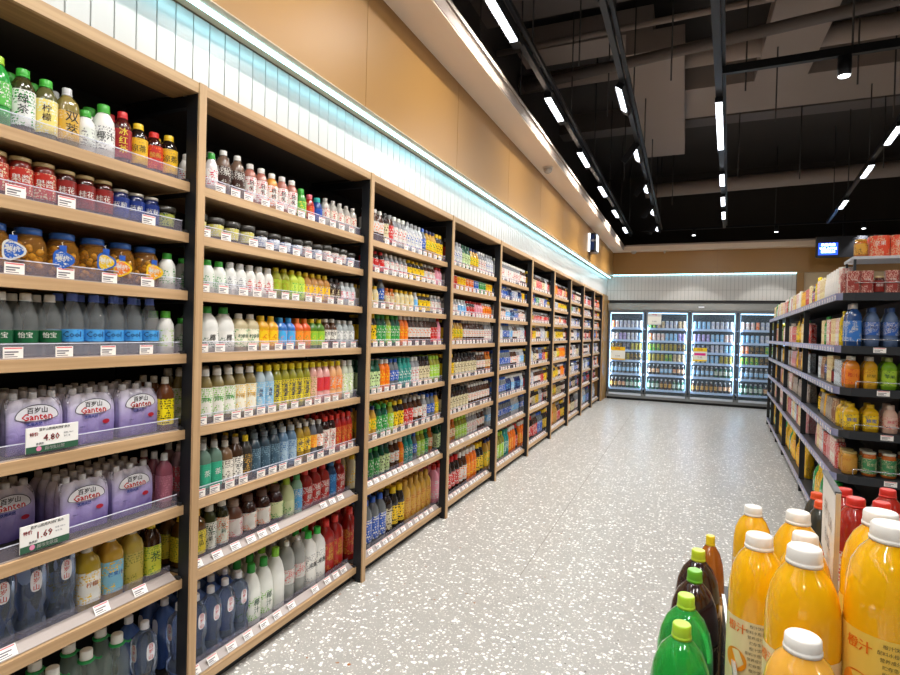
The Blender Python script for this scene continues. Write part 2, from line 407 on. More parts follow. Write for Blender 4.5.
# near-bay products
So('green_soda', 'pet', .215, .034, 'green', 'lime', '57b848', 'white', 'green bottle with lime cap', text='果汁', tc='dgreen', ts=.024, vert=True)
T('greentea', 'tea', .205, .033, '3a3a1c', '3fae3a', 'ececea', '2f9a3f', 'white-labelled dark bottle with green cap', text='绿茶', ts=.03, vert=True)
T('lemontea', 'tea', .2, .033, '5b5a33', '47b53c', 'f1dd7a', 'dfe6dc', 'green-capped bottle with pale yellow label', text='柠檬', ts=.026, tc='brown', vert=True)
T('gold', 'sq', .2, .031, '8a7a44', 'ltgrey', 'd9ab3c', 'beige', 'gold-labelled bottle with bold black characters', text='双萃', ts=.04, tc='black', vert=True)
Mk('coconut_s', 'milk', .15, .03, 'e3e4e2', '43a838', 'dfe4dc', 'grey', 'small white bottle with green cap')
Mk('coconut_b', 'milk', .195, .036, 'eceae6', '43a838', 'efeeea', 'grey', 'large white bottle with green cap', text='椰汁', ts=.03, tc='black')
T('redtea', 'tea', .195, .031, '4a0f10', 'c8252a', 'a3161b', '8d1216', 'dark red bottle with red cap', text='冰红茶', ts=.03, tc='lemon', vert=True)
T('blacktea', 'tea', .175, .033, '1b100c', 'eac52a', 'e8b81f', 'gold', 'black bottle with yellow cap and label', text='凉茶', ts=.028)
T('redlab', 'tea', .165, .033, '3a120c', 'd02a25', 'c2241c', 'orange', 'red-labelled bottle with red cap', text='酸梅', ts=.022, tc='gold')
J = lambda key, *a, **k: P(key, *a, name='preserve_jar', cat='jar', **k)
J('redjar', 'jar', .135, .034, '6d1a10', 'b9a070', 'b5281a', 'cream', 'red jar with white lettering', text='果酱', ts=.026, tc='white')
J('brownjar', 'jar', .13, .032, '3c110c', 'b9a070', '8a1c16', '5b1410', 'dark red jar with white lettering', text='桂花', ts=.024, tc='white')
J('bluejar', 'jar', .115, .031, '14204f', '9c9488', '182f78', '1c3c94', 'blue jar with white lettering', text='蓝莓', ts=.024, tc='white')
P('olivetub', 'tub', .095, .04, '3b3522', '2a2722', 'a8b04a', 'dgreen', 'small dark tub with green label', name='dessert_tub', cat='tub')
J('fruitjar', 'bigjar', .156, .051, 'b0762c', '2f62b0', None, None, 'large glass fruit jar with blue lid', fin='g')
Mk('grnmilk', 'milk', .145, .032, 'e6e8e2', '3fae3a', 'e9ece4', 'green', 'white bottle printed green with green cap')
Wt('yibao', 'water', .205, .034, 'f2f7f8', 'e8e6e0', '145a36', '0f4429', 'clear water bottle with white cap and green label', text='怡宝', ts=.02, tc='white', fin='w')
Wt('cool', 'water', .215, .035, 'f2f8fb', '5a74c8', '4a9fe0', '2b7fd0', 'clear water bottle with blue cap and blue label', text='Cool', ts=.028, tc='navy', fin='w')
Mk('whitegrn', 'milk', .17, .032, 'e8e7e2', '5fbf3a', 'ebeae6', 'lime', 'white bottle with bright green cap')
So('darkgreen', 'tea', .22, .037, '0e1f16', 'e6e4de', '0f5a32', 'white', 'dark green bottle with white cap')
T('browntea', 'sq', .215, .029, '5d3216', 'd9d5c9', 'efd916', 'black', 'brown tea bottle with bright yellow label')
Ju('berry', 'sq', .215, .027, '7a3f4e', 'ltgrey', '8d5060', 'a5697a', 'dusky pink drink bottle with grey cap')
Wt('ganten', 'sqw', .295, .042, 'cfdffa', 'e8e8ee', 'f0f0f6', 'red', 'tall blue water bottle with upright white label', text='百岁山', tc='red', fin='c')
Ju('lemonjuice', 'sq', .235, .039, 'b49a2e', 'd9d6cc', 'f1f0ea', 'yellow', 'yellow-green juice bottle with white fruit label', text='柠檬', ts=.02, tc='amber')
Ju('mangojuice', 'sq', .245, .039, 'c29a36', 'd9d6cc', '86c4e0', 'yellow', 'yellow juice bottle with pale blue fruit label', text='芒果汁', ts=.018, tc='blue')
Ju('limejuice', 'sq', .245, .037, 'c0a848', 'd9d6cc', 'c8b450', 'olive', 'yellow juice bottle with clear printed label')
T('yelltea', 'sq', .24, .034, '3b1f0c', 'f0cf20', 'dfe04a', '7fae2a', 'brown bottle with yellow cap and lime label', text='茶', ts=.04, tc='dgreen')
Wt('handled', 'water', .3, .046, 'e6f6ee', 'f0f0ea', None, None, 'big clear water bottle with green neck ring', fin='w')
# second bay
So('pinkwhite', 'milk', .17, .027, 'e6dede', '3aa03a', 'f3f0ee', 'rose', 'white and pink bottle with green cap')
So('clearbrown', 'pet', .205, .034, '6d5647', 'd8d4cf', '3b1c12', 'white', 'clear-necked bottle with dark brown base label', text='茶', ts=.03, tc='white')
T('plumtea', 'tea', .19, .031, 'a86a5c', 'ddd8d2', 'f2ece6', 'rose', 'pink tea bottle with white characters label', text='轻乳', ts=.026, vert=True)
T('peachtea', 'tea', .185, .031, 'c98a3a', 'ddd8d2', 'f2ece6', 'orange', 'amber tea bottle with white characters label', text='桃桃', ts=.026, vert=True)
So('roundgreen', 'milk', .165, .03, '3e8f34', '3aa83a', '66b54a', 'lemon', 'green bottle with green cap')
So('redround', 'milk', .15, .029, '9c1f1c', 'd85a6a', 'd8261e', 'gold', 'red bottle with pink cap')
So('blueround', 'milk', .15, .031, '163a80', '24b0a8', '1e4fb0', 'navy', 'blue bottle with teal cap')
So('clearspice', 'pet', .165, .028, 'b0aaa2', 'bdb9b2', 'e8e2d4', 'red', 'clear bottle with cream and red label')
P('tub_y', 'tub', .10, .04, '463c2c', '3c3a37', 'd8d06a', 'white', 'dark dessert tub with yellow label', name='dessert_tub', cat='tub', text='龟苓', ts=.014)
P('tub_b', 'tub', .092, .037, '463c34', '3c3a37', 'e6ecf4', 'blue', 'dark dessert tub with white and blue label', name='dessert_tub', cat='tub')
P('tub_r', 'tub', .10, .034, '463c34', '3c3a37', 'f0ece4', 'red', 'dark dessert tub with red-printed label', name='dessert_tub', cat='tub')
Mk('redwhite', 'milk', .15, .03, 'e4e1dc', 'd8d6d0', 'f1efe9', 'red', 'white yoghurt bottle with small red print')
Mk('clearwhite', 'milk', .15, .03, 'e6e6e2', 'dedede', 'ececea', 'grey', 'plain white yoghurt bottle with white cap')
Ju('olivej', 'pet', .16, .03, '8a8a20', 'c8b818', 'a8a830', 'lime', 'olive green drink bottle with olive cap')
Ju('limeb', 'sq', .16, .028, 'b8c832', 'e8d820', 'cfe05a', 'green', 'lime drink bottle with yellow cap')
Ju('yelpur', 'sq', .16, .028, 'a8701c', 'f0d020', 'f2c21c', 'purple', 'yellow-labelled drink bottle with purple print')
So('darkslim', 'sq', .15, .027, '241410', '2c2624', '3a201a', 'cream', 'dark brown slim bottle')
Wt('clearsm', 'pet', .14, .027, 'b5bcc0', 'cfd2d2', 'e2e6e8', 'rose', 'small clear bottle with white label')
Mk('bigcoco', 'jug', .2, .046, 'e4e3de', '3aa045', 'eceae4', 'dgreen', 'large white coconut bottle with green cap', text='椰', ts=.03)
Ju('creaml', 'sq', .175, .036, 'c0b28e', 'd8d4cc', 'f1ead0', 'green', 'cream-labelled bottle with white cap', text='柠檬茶', ts=.018, tc='dgreen')
Ju('yellowb', 'sq', .17, .033, 'd8a014', 'f2c81a', 'f0c422', 'orange', 'yellow bottle with yellow cap', text='C', ts=.03, tc='red')
So('bluefan', 'sq', .165, .032, '1a68b8', '2d9be0', '48a8e0', 'orange', 'blue bottle with blue cap')
So('orangefan', 'sq', .165, .031, 'd8560f', 'ef7a1c', 'f08a2a', 'green', 'orange bottle with orange cap')
Ju('grapegr', 'sq', .165, .031, '4e7a1c', 'f0d820', '8cc03a', 'yellow', 'green fruit drink bottle with yellow cap')
T('brwhite', 'pet', .17, .031, '4b2d18', 'e6e2da', 'f0ece2', 'brown', 'brown tea bottle with white label', text='奶茶', ts=.02)
Wt('clearw', 'pet', .165, .03, 'a9b0b2', 'd8d8d6', 'e8e8e4', 'grey', 'clear bottle with pale label')
Ju('limeslice', 'tea', .235, .033, '7a6a3e', 'eceae4', 'ece9e0', '7fbf3a', 'white-labelled bottle with green lime slice', text='青柠', ts=.022, tc='green')
Ju('lemslice', 'tea', .235, .033, '7a6a3e', 'eceae4', 'efe9d8', 'yellow', 'white-labelled bottle with yellow lemon slice', text='柠檬', ts=.022, tc='gold')
Wt('bluelab', 'tea', .235, .03, 'a8b8c0', 'f0d828', '8cc0e0', 'white', 'pale blue labelled bottle with yellow cap', text='海盐', ts=.02, tc='navy', vert=True)
Ju('oliveyel', 'tea', .235, .029, '8f8a26', 'f0dc28', 'e4cf34', 'navy', 'olive juice bottle with yellow cap', text='百香果', ts=.022, tc='navy', vert=True)
Ju('pinkj', 'tea', .235, .029, 'd09a8c', 'f0dc28', 'e8b8a4', 'olive', 'pale pink juice bottle with yellow cap')
Ju('redj', 'pet', .23, .031, 'e4a8a0', 'f0dc28', 'd83a3a', 'rose', 'pink bottle with red label and yellow cap')
Ju('peachj', 'pet', .23, .031, 'eab07c', 'f0dc28', 'ef8a3a', 'white', 'peach bottle with orange label and yellow cap')
Wt('grnwh', 'tea', .23, .029, 'c6ccb8', 'e6e8e2', 'eef0e4', 'lime', 'clear bottle with white and green label')
So('pinktall', 'sq', .22, .03, 'a08088', 'd0ccc8', 'd8606e', 'white', 'tall clear bottle with pink lower label')
So('greencirc', 'sq', .22, .03, '5f7a6c', 'b8bab6', '2e9c7a', '35ad88', 'tall bottle with green lower label and white circle', text='茶', ts=.03, tc='white')
T('cupbrown', 'sq', .21, .03, '6b5038', 'c0bab0', 'e4ddd0', 'brown', 'brown coffee bottle with pale cup picture')
T('brownwh', 'sq', .215, .03, '3f2a1c', '9a8c80', 'ece6dc', 'dark', 'dark bottle with white rectangular label', text='美式', ts=.018)
So('darkyel', 'sq', .215, .028, '33302c', 'e8c820', '3c3a34', 'gold', 'dark bottle with yellow cap')
Wt('darkblue', 'tea', .215, .033, '2c3c48', '5c6870', '3b5668', '7b98a8', 'dark blue-grey water bottle with grey cap')
Wt('bluegrey', 'tea', .215, .032, '54708a', 'a8b0b4', '9cb4c4', '2e62a0', 'blue-grey bottle with pale label')
Ju('yellab', 'pet', .215, .028, '9a7a2a', 'd0ccc4', 'efc82c', 'navy', 'yellow-labelled bottle with grey cap', text='维', ts=.02, tc='navy', vert=True)
So('orlab', 'pet', .215, .027, '5c6068', 'd0ccc4', 'f0b040', 'orange', 'orange-labelled bottle with white cap')
So('wholab', 'pet', .21, .028, '3c3838', 'c8c4c0', 'eceae6', 'orange', 'dark bottle with white oval label')
T('redcapd', 'tea', .22, .029, '2b1210', 'd8382c', 'ece6dc', 'red', 'black bottle with red cap and white label', text='可乐', ts=.02, tc='black', vert=True)
So('redfull', 'tea', .22, .028, '9a1a16', 'd8382c', 'b8201a', 'gold', 'red bottle with red cap')
Wt('clearrnd', 'pet', .2, .034, '5c6468', '9a9c9c', 'b8c0c4', 'white', 'round clear bottle with grey cap')
T('yelbrown', 'sq', .22, .036, '5c3a12', 'dcae24', 'e8cf3c', 'olive', 'brown liquid bottle with large yellow label', text='冬瓜', ts=.026, vert=True)
T('grnblk', 'tea', .22, .033, '3f4420', 'e8e6de', 'ecebe2', 'dgreen', 'dark green tea bottle with white label', text='乌龙茶', ts=.022, vert=True)
T('orgblk', 'tea', .225, .033, '2c2c14', 'dedcd4', 'eceadc', 'orange', 'dark bottle with white label and orange edge', text='茉莉', ts=.024, tc='dgreen', vert=True)
So('bigpink', 'milk', .2, .046, '6b4434', '9a8476', 'e4dcd8', 'rose', 'wide brown bottle with pinkish white label')
So('bigbrown', 'milk', .2, .046, '3a1c16', '5c4034', 'ece8e0', 'orange', 'wide dark bottle with white and orange label')
So('biglime', 'milk', .2, .046, '3a1c1c', '5c4034', 'dce4b0', 'green', 'wide dark bottle with lime label')
Mk('limejug', 'jug', .21, .04, 'c3cc9a', 'a8cc3a', 'd4dcae', 'green', 'pale green jug with lime cap')
So('mintb', 'tea', .215, .033, '8fb8a4', '4aa05a', '58a8e0', 'white', 'mint bottle with blue label')
So('redbig', 'sq', .225, .038, '8e1a16', 'd0302a', 'b3221c', 'white', 'red bottle with red cap and white lettering', text='山楂', ts=.034, tc='white', vert=True)
So('bluebig', 'tea', .225, .038, '14406c', '1a5c94', '1e6cb0', 'sky', 'deep blue bottle with blue cap')
Mk('greenwhite', 'jug', .3, .044, 'eceee8', '2f9a3a', 'f0f2ea', '7cc043', 'tall white bottle with green cap and green leaves', text='椰汁', ts=.036, tc='dgreen', vert=True)
Mk('whitehandle', 'jug', .32, .044, 'f2f3ee', '8cd03a', None, None, 'tall plain white bottle with lime cap')
So('cherry', 'soda', .32, .046, '9a9c98', 'e8e8e6', 'c8c8c4', 'red', 'tall cloudy grey bottle printed with cherries')
Mk('whitebig', 'sq', .315, .042, 'eeeeea', '38c04a', 'f0efe9', 'grey', 'tall white square bottle with green cap', text='米露', ts=.03)
So('redflat', 'sq', .33, .046, '9c1c18', 'd83028', 'b0211b', 'gold', 'tall red bottle with gold lettering', text='山楂', ts=.045, tc='gold', vert=True)
PU = PR
# generic palette for the farther bays, gondola and coolers
def G(key, shape, h, r, body, cap, c1, c2, kind='j', desc=None):
    nm, ct = dict(j=('juice_bottle', 'juice bottle'), t=('tea_bottle', 'tea bottle'), w=('water_bottle', 'water bottle'), s=('soft_drink_bottle', 'soft drink bottle'),
                  m=('milk_drink_bottle', 'milk drink bottle'), c=('drink_can', 'drink can'), b=('liquor_bottle', 'liquor bottle'), k=('drink_carton', 'carton'), p=('snack_pouch', 'pouch'))[kind]
    P(key, shape, h, r, body, cap, c1, c2, desc or '%s-capped %s-labelled %s' % (cap, c1, ct), name=nm, cat=ct, fin='s' if kind in 'mc' else 'l')
for i, (b, c, c1, c2, k) in enumerate([
 ('brown', 'white', 'white', 'orange', 's'), ('brown', 'grey', 'red', 'white', 't'), ('silver', 'grey', 'white', 'blue', 'w'), ('gold', 'navy', 'yellow', 'green', 'j'),
 ('dark', 'yellow', 'yellow', 'black', 't'), ('grey', 'white', 'white', 'red', 'w'), ('silver', 'white', 'sky', 'white', 'w'), ('dgreen', 'green', 'green', 'white', 't'),
 ('orange', 'white', 'orange', 'yellow', 'j'), ('steel', 'blue', 'blue', 'white', 's'), ('cola', 'red', 'red', 'white', 's'), ('olive', 'lime', 'lime', 'white', 'j'),
 ('amber', 'orange', 'cream', 'red', 't'), ('cola', 'black', 'cream', 'brown', 't'), ('dgreen', 'dgreen', 'palegreen', 'black', 't'), ('pink', 'red', 'pink', 'white', 'j'),
 ('teal', 'teal', 'teal', 'white', 's'), ('gold', 'gold', 'gold', 'amber', 'j'), ('navy', 'white', 'navy', 'sky', 'w'), ('cream', 'yellow', 'cream', 'yellow', 'm')]):
    G('g%d' % i, 'tea' if i % 3 else 'pet', .218, .032, b, c, c1, c2, k); G('G%d' % i, 'sq' if i % 2 else 'milk', .325, .045, b, c, c1, c2, k)
    G('h%d' % i, 'tea', .148, .029, b, c, c1, c2, k)
for i, (c1, c2, c) in enumerate([('white', 'red', 'silver'), ('yellow', 'red', 'silver'), ('ltgrey', 'blue', 'silver'), ('red', 'gold', 'silver'), ('green', 'white', 'silver'), ('blue', 'white', 'silver'), ('orange', 'white', 'silver'), ('black', 'gold', 'silver')]):
    G('c%d' % i, 'can', .125, .03, c1, c, c1, c2, 'c', '%s and %s drink can' % (c1, c2))

# ------------------------------------------------------------ structure
XF = -1.816; Y0 = 1.655; W = 1.3165; HT = 2.567
BZ = [1.6+(z-1.6)*1.025 for z in (2.157, 1.957, 1.729, 1.479, 1.177, .8755, .58, .129)]
XS = XF-.045        # front edge of the shelf boards, behind the posts
YB = 14.3
zt = lambda y: 2.815+.0144*y
zs = lambda y: 3.52+.0085*y
m_tan = paint('a2783f', .38); m_tile = solid('d6d5d2', .25); m_gap = solid('9b9c9c', .7); m_cream = paint('eed9c2', .6)
m_void = paint('37322f', .9); m_oak = wood(1); m_oakz = wood(2); m_blk = solid('1d1f24', .45, .3)
struct('floor', MB().box(-2.4, 9, -5, 15.2, -.1, 0, terrazzo()))
j = MB().box(-.952, -.947, 3.5, 14.1, 0, .0008, solid('8d8880', .6)); struct('trim_1', j)
# left wall: backing, tile band, overhanging tan band, LED strip
wl = MB().box(-2.4, -2.3, -5, 15.2, 0, 5.7, m_void)
wl.box(-2.3, -1.80, Y0+9*W+.02, 14.35, 0, 2.56, m_tan)
def slopebox(mb, x0, x1, y0, y1, za, zb, mat):   # za, zb: functions of y for bottom and top
    vs = [(x, y, f(y)) for f in (za, zb) for y in (y0, y1) for x in (x0, x1)]
    mb.add(vs, [(0, 2, 3, 1), (4, 5, 7, 6), (0, 1, 5, 4), (2, 6, 7, 3), (0, 4, 6, 2), (1, 3, 7, 5)], mat)
struct('wall_left', wl)
tl = MB(); slopebox(tl, -2.3, -1.84, -5, YB, lambda y: HT, zt, m_gap)
y = -1.0
while y < YB-.02:
    slopebox(tl, -1.84, -1.826, y+.003, min(y+.0787, YB), lambda q: HT+.002, zt, m_tile); y += .0815
struct('trim_2', tl)
tb = MB(); y = -5.0
pj = [-5, -2.86, -1.5, -.1, 1.3, 2.68, 4.03, 5.4, 6.75, 8.1, 9.45, 10.8, 12.15, 13.5, YB]
for a, b in zip(pj, pj[1:]): slopebox(tb, -2.3, -1.70, a+.002, b-.002, zt, zs, m_tan)
slopebox(tb, -2.3, -1.705, -5, YB, zt, zs, solid('8a6840', .6))
struct('trim_3', tb)
lu = MB(); slopebox(lu, -1.826, -1.70, -5, YB, lambda y: zt(y)-.006, lambda y: zt(y)-.0005, paint('c8b79c', .6))
slopebox(lu, -1.829, -1.823, -5, YB, lambda y: zt(y)-.012, zt, solid('5b4630'))
struct('trim_4', lu)
led = MB(); slopebox(led, -1.772, -1.742, -5, YB-.1, lambda y: zt(y)-.0125, lambda y: zt(y)-.0065, glow('a4ecff', LED_S))
tag(obj('light_strip', led), 'long cyan light strip recessed under the tan band above the wall shelving', 'light strip')
so = MB(); slopebox(so, -2.3, -1.43, -5, YB+.3, zs, lambda y: zs(y)+.10, m_cream)
m_cream_dim = paint('a8978a', .6)  # darkened cream: soffit edges painted dim to offset glare from the near lamps
slopebox(so, -1.4305, -1.427, -5, YB+.3, lambda y: zs(y)+.012, lambda y: zs(y)+.10, m_cream_dim)  # thin added sheet in the dimmed cream over the inner face
slopebox(so, -2.3, -1.415, -5, YB+.3, lambda y: zs(y)+.1005, lambda y: zs(y)+.13, m_cream_dim)
struct('trim_5', so)
zb = zs(YB)
so = MB().box(-1.43, 9, 13.98, YB+.3, zb, zb+.10, m_cream).box(-1.385, 9, 13.93, YB+.3, zb+.1005, zb+.13, m_cream_dim)
struct('trim_6', so)
# back wall
wb = MB().box(-2.4, 9, YB+.8, YB+.9, 0, 5.7, m_void)
wb.box(-1.83, 9, YB-.02, YB+.3, 3.09, zb, m_tan)
for a in (-1.80, .65, 3.1, 5.55):
    wb.box(a, a+.004, YB-.0215, YB-.02, 3.10, zb, solid('8a6840'))
wb.box(-1.83, 2.30, YB+.02, YB+.3, 2.46, 3.08, m_gap)
wb.box(2.255, 2.39, YB-.04, YB+.3, 2.46, 3.085, m_tan)
wb.box(2.39, 9, YB+.02, YB+.3, 0, 3.09, paint('cdb898', .6))
wb.box(-1.83, 2.40, YB+.02, YB+.3, 2.385, 2.459, solid('1a1a1c'))
wb.box(-1.83, -1.775, YB+.0, YB+.1, 0, 2.46, m_tan)
struct('wall_back', wb)
tl = MB(); x = -1.826
while x < 2.25:
    for a, b in ((2.462, 2.70), (2.706, 3.075)): tl.box(x+.003, min(x+.0787, 2.25), YB, YB+.02, a, b, m_tile)
    x += .0815
struct('trim_7', tl)
ls = MB().box(-1.8, 2.25, YB-.02, YB+.01, 3.078, 3.088, glow('a4ecff', LED_S))
tag(obj('light_strip', ls), 'cyan light strip above the tiles on the back wall over the coolers', 'light strip')
struct('wall_right', MB().box(9, 9.1, -5, 15.2, 0, 5.7, paint('b9a386', .7)))
struct('wall_front', MB().box(-2.4, 9, -5.1, -5, 0, 5.7, paint('b9a386', .7)))
struct('ceiling', MB().box(-2.4, 9.1, -5.1, 15.2, 5.7, 5.8, m_void))
# ------------------------------------------------------------ ceiling services
m_duct = paint('8c7f77', .7); m_duct2 = paint('5c5450', .7)
def svc(name, mb, label, cat): return tag(obj(name, mb), label, cat)
svc('round_duct', MB().tube([(-2.28, 7.7, 5.15), (8.9, 7.45, 5.15)], .12, m_duct, 16), 'long round brown-grey duct crossing the dark ceiling above the second lamp row', 'duct')
svc('round_duct', MB().tube([(-.9, 13.2, 4.85), (8.9, 12.3, 4.85)], .15, m_duct, 16), 'thick round duct across the far end of the dark ceiling', 'duct')
svc('round_duct', MB().tube([(-2.28, 6.62, 5.1), (1.0, 6.5, 5.1), (8.9, 6.4, 5.1)], .035, m_duct, 10), 'thin grey conduit crossing the ceiling nearest the camera', 'pipe')
svc('round_duct', MB().tube([(-1.9, 6.6, 4.62), (8.9, 5.6, 5.0)], .06, m_duct2, 12), 'dark sprinkler pipe crossing just above the near lamp tracks', 'pipe')
svc('ceiling_beam', MB().box(-2.3, 9, 5.7, 6.3, 5.25, 5.7, m_duct2), 'wide dark beam crossing the near end of the ceiling', 'beam')
svc('ceiling_beam', MB().box(-2.3, 9, 10.4, 10.8, 5.35, 5.7, m_duct2), 'dark beam crossing the middle of the ceiling', 'beam')
svc('rectangular_duct', MB().box(-2.1, -.45, 6.9, 7.35, 5.2, 5.5, m_duct), 'short flat grey-brown duct at the left of the ceiling', 'duct')
svc('rectangular_duct', MB().box(-.15, 8.9, 8.4, 9.5, 5.05, 5.4, m_duct), 'broad flat duct crossing the ceiling on the right', 'duct')
svc('rectangular_duct', MB().box(-.75, -.1, 6.9, 11.0, 4.95, 5.2, m_duct), 'flat duct running along the aisle left of the middle lamp track', 'duct')
svc('rectangular_duct', MB().box(.75, 1.35, 5.9, 8.4, 5.0, 5.2, m_duct), 'pale flat branch duct above the black spotlight', 'duct')
rod = solid('2f2c2b', .6)
def hanger(x, y, z0, z1=5.7):
    return MB().tube([(0, 0, z0), (0, 0, z1)], .007, rod, 6)
# ------------------------------------------------------------ lamps on tracks
def area(loc, sx, sy, power, tilt=0, col=(1, .965, .91), name='lamp_light', parent=None, rz=0, spread=None):
    l = bpy.data.lights.new(name, 'AREA'); l.shape = 'RECTANGLE'; l.size = sx; l.size_y = sy; l.energy = power; l.color = col
    if spread: l.spread = spread
    o = link(name, l, parent, loc); o.rotation_euler = (0, tilt, rz); return o
m_track = solid('232529', .4, .5); m_lens = glow('f4f8ff', 9.0); m_louv = solid('c9ccd2', .3, .7)
def tpoint(p0, p1, y): t = (y-p0[1])/(p1[1]-p0[1]); return (p0[0]+(p1[0]-p0[0])*t, y)
def track(p0, p1, z, lamps, what, tilt=0, power=LAMP_W, wide=.045, ln=.62, spread=None):
    """p0, p1: ends (x, y); lamps: list of centre y (or (y, length))"""
    t = thing('light_track', 'black ceiling light track '+what, 'light track', (p0[0], p0[1], z))
    a = Vector((0, 0, 0)); b = Vector((p1[0]-p0[0], p1[1]-p0[1], 0))
    obj('rail', MB().bar(a, b, wide, .05, m_track).bar(a+Vector((.045, 0, .05)), b+Vector((.045, 0, .05)), .03, .04, m_track), t)
    y = p0[1]+.5
    while y < p1[1]:
        x, _ = tpoint(p0, p1, y); obj('hanger_rod', MB().tube([(x-p0[0], y-p0[1], .04), (x-p0[0], y-p0[1], 5.68-z)], .008, rod, 6), t); y += 1.75
    rz = -math.atan2(p1[0]-p0[0], p1[1]-p0[1])
    for k, q in enumerate(lamps):
        yy, L = q if isinstance(q, tuple) else (q, ln)
        x, _ = tpoint(p0, p1, yy)
        h = thing('track_lamp', '%s white lamp from the near end, on the track %s' % (ORD[k], what), 'lamp', (x, yy, z-.03), rz)
        if tilt: h.rotation_euler = (0, tilt, rz)
        b = MB().box(-.035, .035, -L/2, L/2, -.055, -.004, m_track).box(-.04, .04, L/2, L/2+.12, -.06, .0, m_track)
        obj('housing', b, h)
        if tilt and yy > 7: obj('added_shield', MB().box(-.04, .04, -L/2-.008, -L/2-.002, -.27, 0, m_track), h)  # added plate, blocks the lit lens from the camera side
        g = MB().box(-.03, .03, -L/2+.01, L/2-.01, -.060, -.0555, m_lens); obj('lens', g, h)
        lo = MB(); n = int(L/.055)
        for i in range(n+1): yy2 = -L/2+.012+(L-.024)*i/n; lo.box(-.033, .033, yy2-.003, yy2+.003, -.072, -.0605, m_louv)
        obj('louvre', lo, h)
        area((0, 0, -.076), .06, L*.95, power*L/.62, 0, parent=h, spread=spread)
ZT = 3.99
track((-1.35, -4.5), (-1.27, 13.9), ZT, [-1.3, .45, 2.2, 3.9, 5.65, 7.4, 9.15, 10.9, 12.65], 'nearest the shelving wall', spread=2.2)
track((-.62, -4.5), (-.60, 13.6), ZT, [-3.1, -1.35, .4, 2.0, 3.5, 5.65, 7.4, 9.15, 10.9, 12.65], 'second from the shelving wall', tilt=.62, power=WASH_W, spread=1.75, ln=.55)
track((-.45, -4.5), (.72, 13.3), ZT, [-3, -1, 1.2, 3.4, (6.75, 1.5), 9.0, 10.4, 11.6], 'in the middle of the aisle', wide=.06)
track((1.2, -2), (2.6, 13.3), ZT, [-.5, 1.8, 4.1, 6.3, 7.6, 9.1, 11.2], 'above the free-standing shelving')
track((4.4, -3), (5.2, 13.3), ZT, [-1, 1.8, 4.6, 7.4, 10.2], 'far to the right behind the shelving')
ct = thing('light_track', 'black cross track carrying one round black spotlight', 'light track', (.2, 5.5, ZT))
obj('rail', MB().bar((.04, 0, 0), (4.2, -.12, 0), .05, .07, m_track), ct)
for k in (1.0, 2.4, 3.6): obj('hanger_rod', MB().tube([(k, -.03*k, .035), (k, -.03*k, 1.69)], .008, rod, 6), ct)
def spot(x, y, z, label, s=1.):
    t = thing('spotlight', label, 'spotlight', (x, y, z))
    obj('housing', MB().rev([(.045*s, -.16*s), (.05*s, -.155*s), (.05*s, 0), (.03*s, .0)], m_track, 20), t)
    obj('lens', MB().rev([(.001, -.166*s), (.04*s, -.166*s), (.042*s, -.161*s)], m_lens, 16), t)
    l = bpy.data.lights.new('spot_light', 'SPOT'); l.energy = 45; l.spot_size = 1.4; l.shadow_soft_size = .04; l.color = (1, .96, .9)
    link('spot_light', l, t, (0, 0, -.2*s))
spot(1.15, 5.47, ZT-.04, 'round black spotlight hanging from the cross track')
t = thing('light_track', 'thin black cross track near the back wall', 'light track', (-1.0, 13.5, 4.02))
obj('rail', MB().bar((0, 0, 0), (6, -.1, 0), .035, .04, m_track), t)
for k in (0.4, 2.7, 5.2): obj('hanger_rod', MB().tube([(k, 0, .0), (k, 0, 1.66)], .008, rod, 6), t)
for x, q in ((.12, 'leftmost'), (1.72, 'middle'), (3.25, 'rightmost')): spot(x, 13.46, 3.995, q+' of three small spotlights on the far cross track', .8)
# loose drop rods
for k, (x, y) in enumerate([(-1.9, 5.0), (-1.75, 5.9), (-1.0, 5.3), (-.9, 6.6), (-.2, 5.9), (.5, 6.4), (.9, 7.4), (1.5, 6.6), (2.1, 7.7), (.7, 9.8), (1.6, 10.2), (-1.0, 9.5), (2.6, 9.9), (-.3, 11.5), (2.0, 5.8), (3.0, 7.2)]):
    o = obj('hanger_rod', MB().tube([(0, 0, 0), (0, 0, 1.55)], .008, rod, 6), None, (x, y, 4.14))
    tag(o, 'thin dark rod hanging from the black ceiling between the lamp tracks', 'rod', 'thin hanging ceiling rods')
# detectors on the soffit
def dome(x, y, z, r, label):
    t = thing('ceiling_detector', label, 'detector', (x, y, z))
    obj('base', MB().rev([(r, -.02), (r, 0)], solid('ddd2c6'), 20), t)
    obj('dome', MB().rev([(r*.25, -.075), (r*.65, -.06), (r*.82, -.04), (r*.85, -.021)], solid('b8aea4', .2), 20), t)
dome(-1.56, 6.5, zs(6.5), .06, 'white dome on the cream soffit above the shelving wall')
dome(-1.2, 14.05, zb, .07, 'white dome camera under the soffit in the back corner')
dome(-.5, 14.1, zb, .03, 'tiny white sensor under the back wall soffit')

